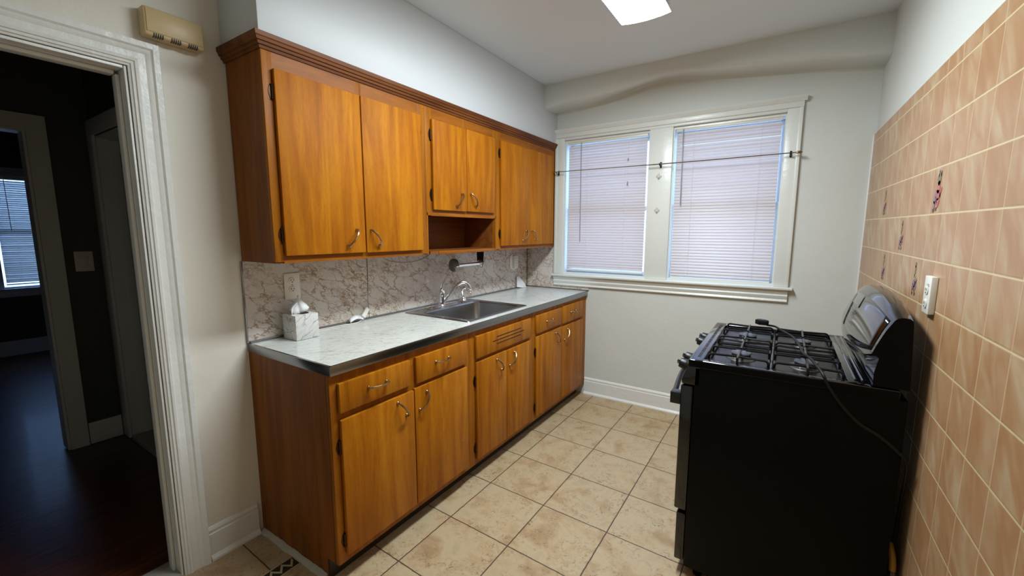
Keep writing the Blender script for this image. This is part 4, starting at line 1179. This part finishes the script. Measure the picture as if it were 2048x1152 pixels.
bg_patch(1.395, 1.43, 0.12, 0.80, 0.0020, 'face_border', M_BLACKM, cp, 4)
b = MB()
for i in range(5):
    for (v_, yo) in ((0.52, 0.0), (0.30, 0.0)):
        y = 1.21 + 0.036 * i
        p = Vector(bg_pt(y, v_, 0.0032)); b.box(p.x - 0.0006, p.x + 0.0003, y - 0.006, y + 0.006, p.z - 0.0012, p.z + 0.0012)
b.build('button_marks', M_PRINT, cp)
# power cord with plug lying over the grates and down the side
co_ = bez([(1.952, 1.470, 0.962), (1.985, 1.420, 0.969), (2.010, 1.360, 0.966), (2.052, 1.245, 0.965), (2.074, 1.110, 0.962), (2.083, 0.985, 0.963), (2.104, 0.920, 0.960), (2.122, 0.840, 0.953), (2.134, 0.800, 0.942), (2.144, 0.790, 0.922),
           (2.160, 0.787, 0.895), (2.180, 0.787, 0.866), (2.208, 0.787, 0.832), (2.245, 0.787, 0.798), (2.292, 0.787, 0.772), (2.340, 0.788, 0.732), (2.366, 0.800, 0.690), (2.372, 0.84, 0.55), (2.372, 0.86, 0.40)], 6)
pc = MB().tube(co_, 0.0048, 8).build('power_cord', M_RUBBER, t)
MB().prism([(1.900, 1.475, 0.962), (1.912, 1.498, 0.962), (1.945, 1.488, 0.962), (1.958, 1.470, 0.962), (1.948, 1.452, 0.962), (1.916, 1.452, 0.962)], (0, 0, 0.024), 0.004).build('plug', M_RUBBER, pc)

t = thing('gas_hose', (2.372, 0.86, 0.0), 'yellow-coated gas connector hose behind the stove', 'hose')
MB().tube(bez([(2.372, 0.836, 0.006), (2.372, 0.834, 0.18), (2.371, 0.832, 0.285)], 6), 0.008, 10).build('pipe', M_IRON, t)
MB().lathe([(0.008, 0), (0.011, 0.002), (0.011, 0.018), (0.008, 0.020)], (2.371, 0.832, 0.287), 'z', 6).build('nut', M_ALU, t)
MB().tube(bez([(2.371, 0.832, 0.308), (2.370, 0.834, 0.335), (2.367, 0.846, 0.362), (2.364, 0.868, 0.380)], 6), 0.0095, 12).build('coated_hose', M_YELLOW, t)

# ------------------------------------------------------------------ picture tiles
C_ = {k_: plain('decal_' + k_, v_, 0.4) for k_, v_ in dict(leaf=(122, 112, 84), dark=(104, 72, 62), body=(178, 116, 96), red=(176, 92, 84), purple=(142, 112, 124), pale=(186, 158, 130), foot=(92, 68, 56)).items()}
def blob(b, y, z, ry, rz, ang=0, n=14, wob=0.15, ph=0.0):
    pts = []
    for i in range(n):
        a = 2 * PI * i / n; k_ = 1 + wob * math.sin(3 * a + ph)
        dy, dz = ry * k_ * math.cos(a), rz * k_ * math.sin(a)
        c_, s_ = math.cos(ang), math.sin(ang)
        pts.append((XT - 0.0002, y + dy * c_ - dz * s_, z + dy * s_ + dz * c_))
    b.prism(pts, (-0.0009, 0, 0))
ROW0 = 1.174; PZ = 0.1468; PY0 = 0.6245; PYs = 0.1443
def picture_tile(col, row, kind, label):
    y0 = PY0 + col * PYs; z0 = ROW0 + row * PZ
    z0 += 0.016 * (y0 + 0.07 - 0.65) * min(1, max(0, (z0 + 0.07 - 1.17) / 0.45))
    cy, cz = y0 + PYs / 2, z0 + PZ / 2
    t = thing('picture_tile_print', (XT, cy, cz), label, 'tile decoration', 'printed vegetable motifs on the wall tiles')
    sz = 1.0
    # mirrored y: +y is away from the camera (left in view)
    L1 = MB(); R1 = MB(); P1 = MB(); F1 = MB(); B1 = MB()
    if kind == 'red':
        blob(L1, cy + 0.002, cz + 0.036, 0.019, 0.020, 0, ph=1); blob(L1, cy + 0.008, cz + 0.054, 0.006, 0.012, 0.1); blob(L1, cy - 0.012, cz + 0.052, 0.006, 0.009, -0.2)
        blob(B1, cy + 0.004, cz + 0.010, 0.020, 0.020, 0.1, ph=2)
        blob(R1, cy - 0.004, cz - 0.014, 0.022, 0.016, 0.3); blob(R1, cy - 0.006, cz - 0.038, 0.017, 0.015, 0.2, ph=1); blob(R1, cy - 0.026, cz - 0.004, 0.007, 0.014, 0.3)
        blob(P1, cy + 0.028, cz - 0.020, 0.013, 0.022, 0.1, ph=2); blob(P1, cy + 0.030, cz - 0.044, 0.010, 0.014, 0)
        blob(F1, cy + 0.032, cz - 0.062, 0.010, 0.006, 0.2); blob(F1, cy + 0.006, cz - 0.058, 0.009, 0.006, -0.1); blob(F1, cy + 0.010, cz - 0.030, 0.016, 0.003, 0.8); blob(F1, cy - 0.022, cz - 0.020, 0.006, 0.005)
    else:
        blob(L1, cy + 0.006, cz + 0.050, 0.009, 0.010, 0, ph=1); blob(L1, cy + 0.006, cz + 0.026, 0.007, 0.024, 0.05, wob=0.08); blob(B1, cy + 0.004, cz + 0.006, 0.010, 0.012)
        blob(B1, cy - 0.016, cz + 0.002, 0.005, 0.008, 0.4)
        blob(P1, cy + 0.002, cz - 0.016, 0.020, 0.014, 0.2, ph=1.4); blob(P1, cy + 0.018, cz - 0.028, 0.010, 0.012, 0); blob(P1, cy - 0.014, cz - 0.026, 0.011, 0.013, 0.3)
        blob(R1, cy + 0.002, cz - 0.030, 0.006, 0.007, 0); blob(R1, cy - 0.010, cz - 0.012, 0.006, 0.005)
        blob(F1, cy + 0.020, cz - 0.052, 0.007, 0.006); blob(F1, cy - 0.014, cz - 0.052, 0.007, 0.006); blob(F1, cy + 0.022, cz - 0.036, 0.003, 0.010, 0.3); blob(F1, cy - 0.002, cz - 0.040, 0.012, 0.003, 0.6); blob(F1, cy - 0.020, cz - 0.010, 0.003, 0.012, 0.2)
    L1.build('leafy_top', C_['leaf'], t); B1.build('stalk', C_['body'] if kind == 'red' else C_['pale'], t); R1.build('red_vegetable', C_['red'], t)
    P1.build('purple_vegetable', C_['purple'], t); F1.build('dark_outline', C_['foot'], t)
picture_tile(2, 2, 'red', 'large red and purple vegetable motif printed on a tile above the outlet')
picture_tile(8, 2, 'p', 'purple vegetable motif on a tile, level with the red one, nearest the window corner')
picture_tile(5, 1, 'p', 'purple vegetable motif one tile row below the red motif')
picture_tile(7, 0, 'p', 'purple vegetable motif on a low tile just above the stove end toward the window')
picture_tile(3, 0, 'p', 'purple vegetable motif on the tile next to the wall outlet')
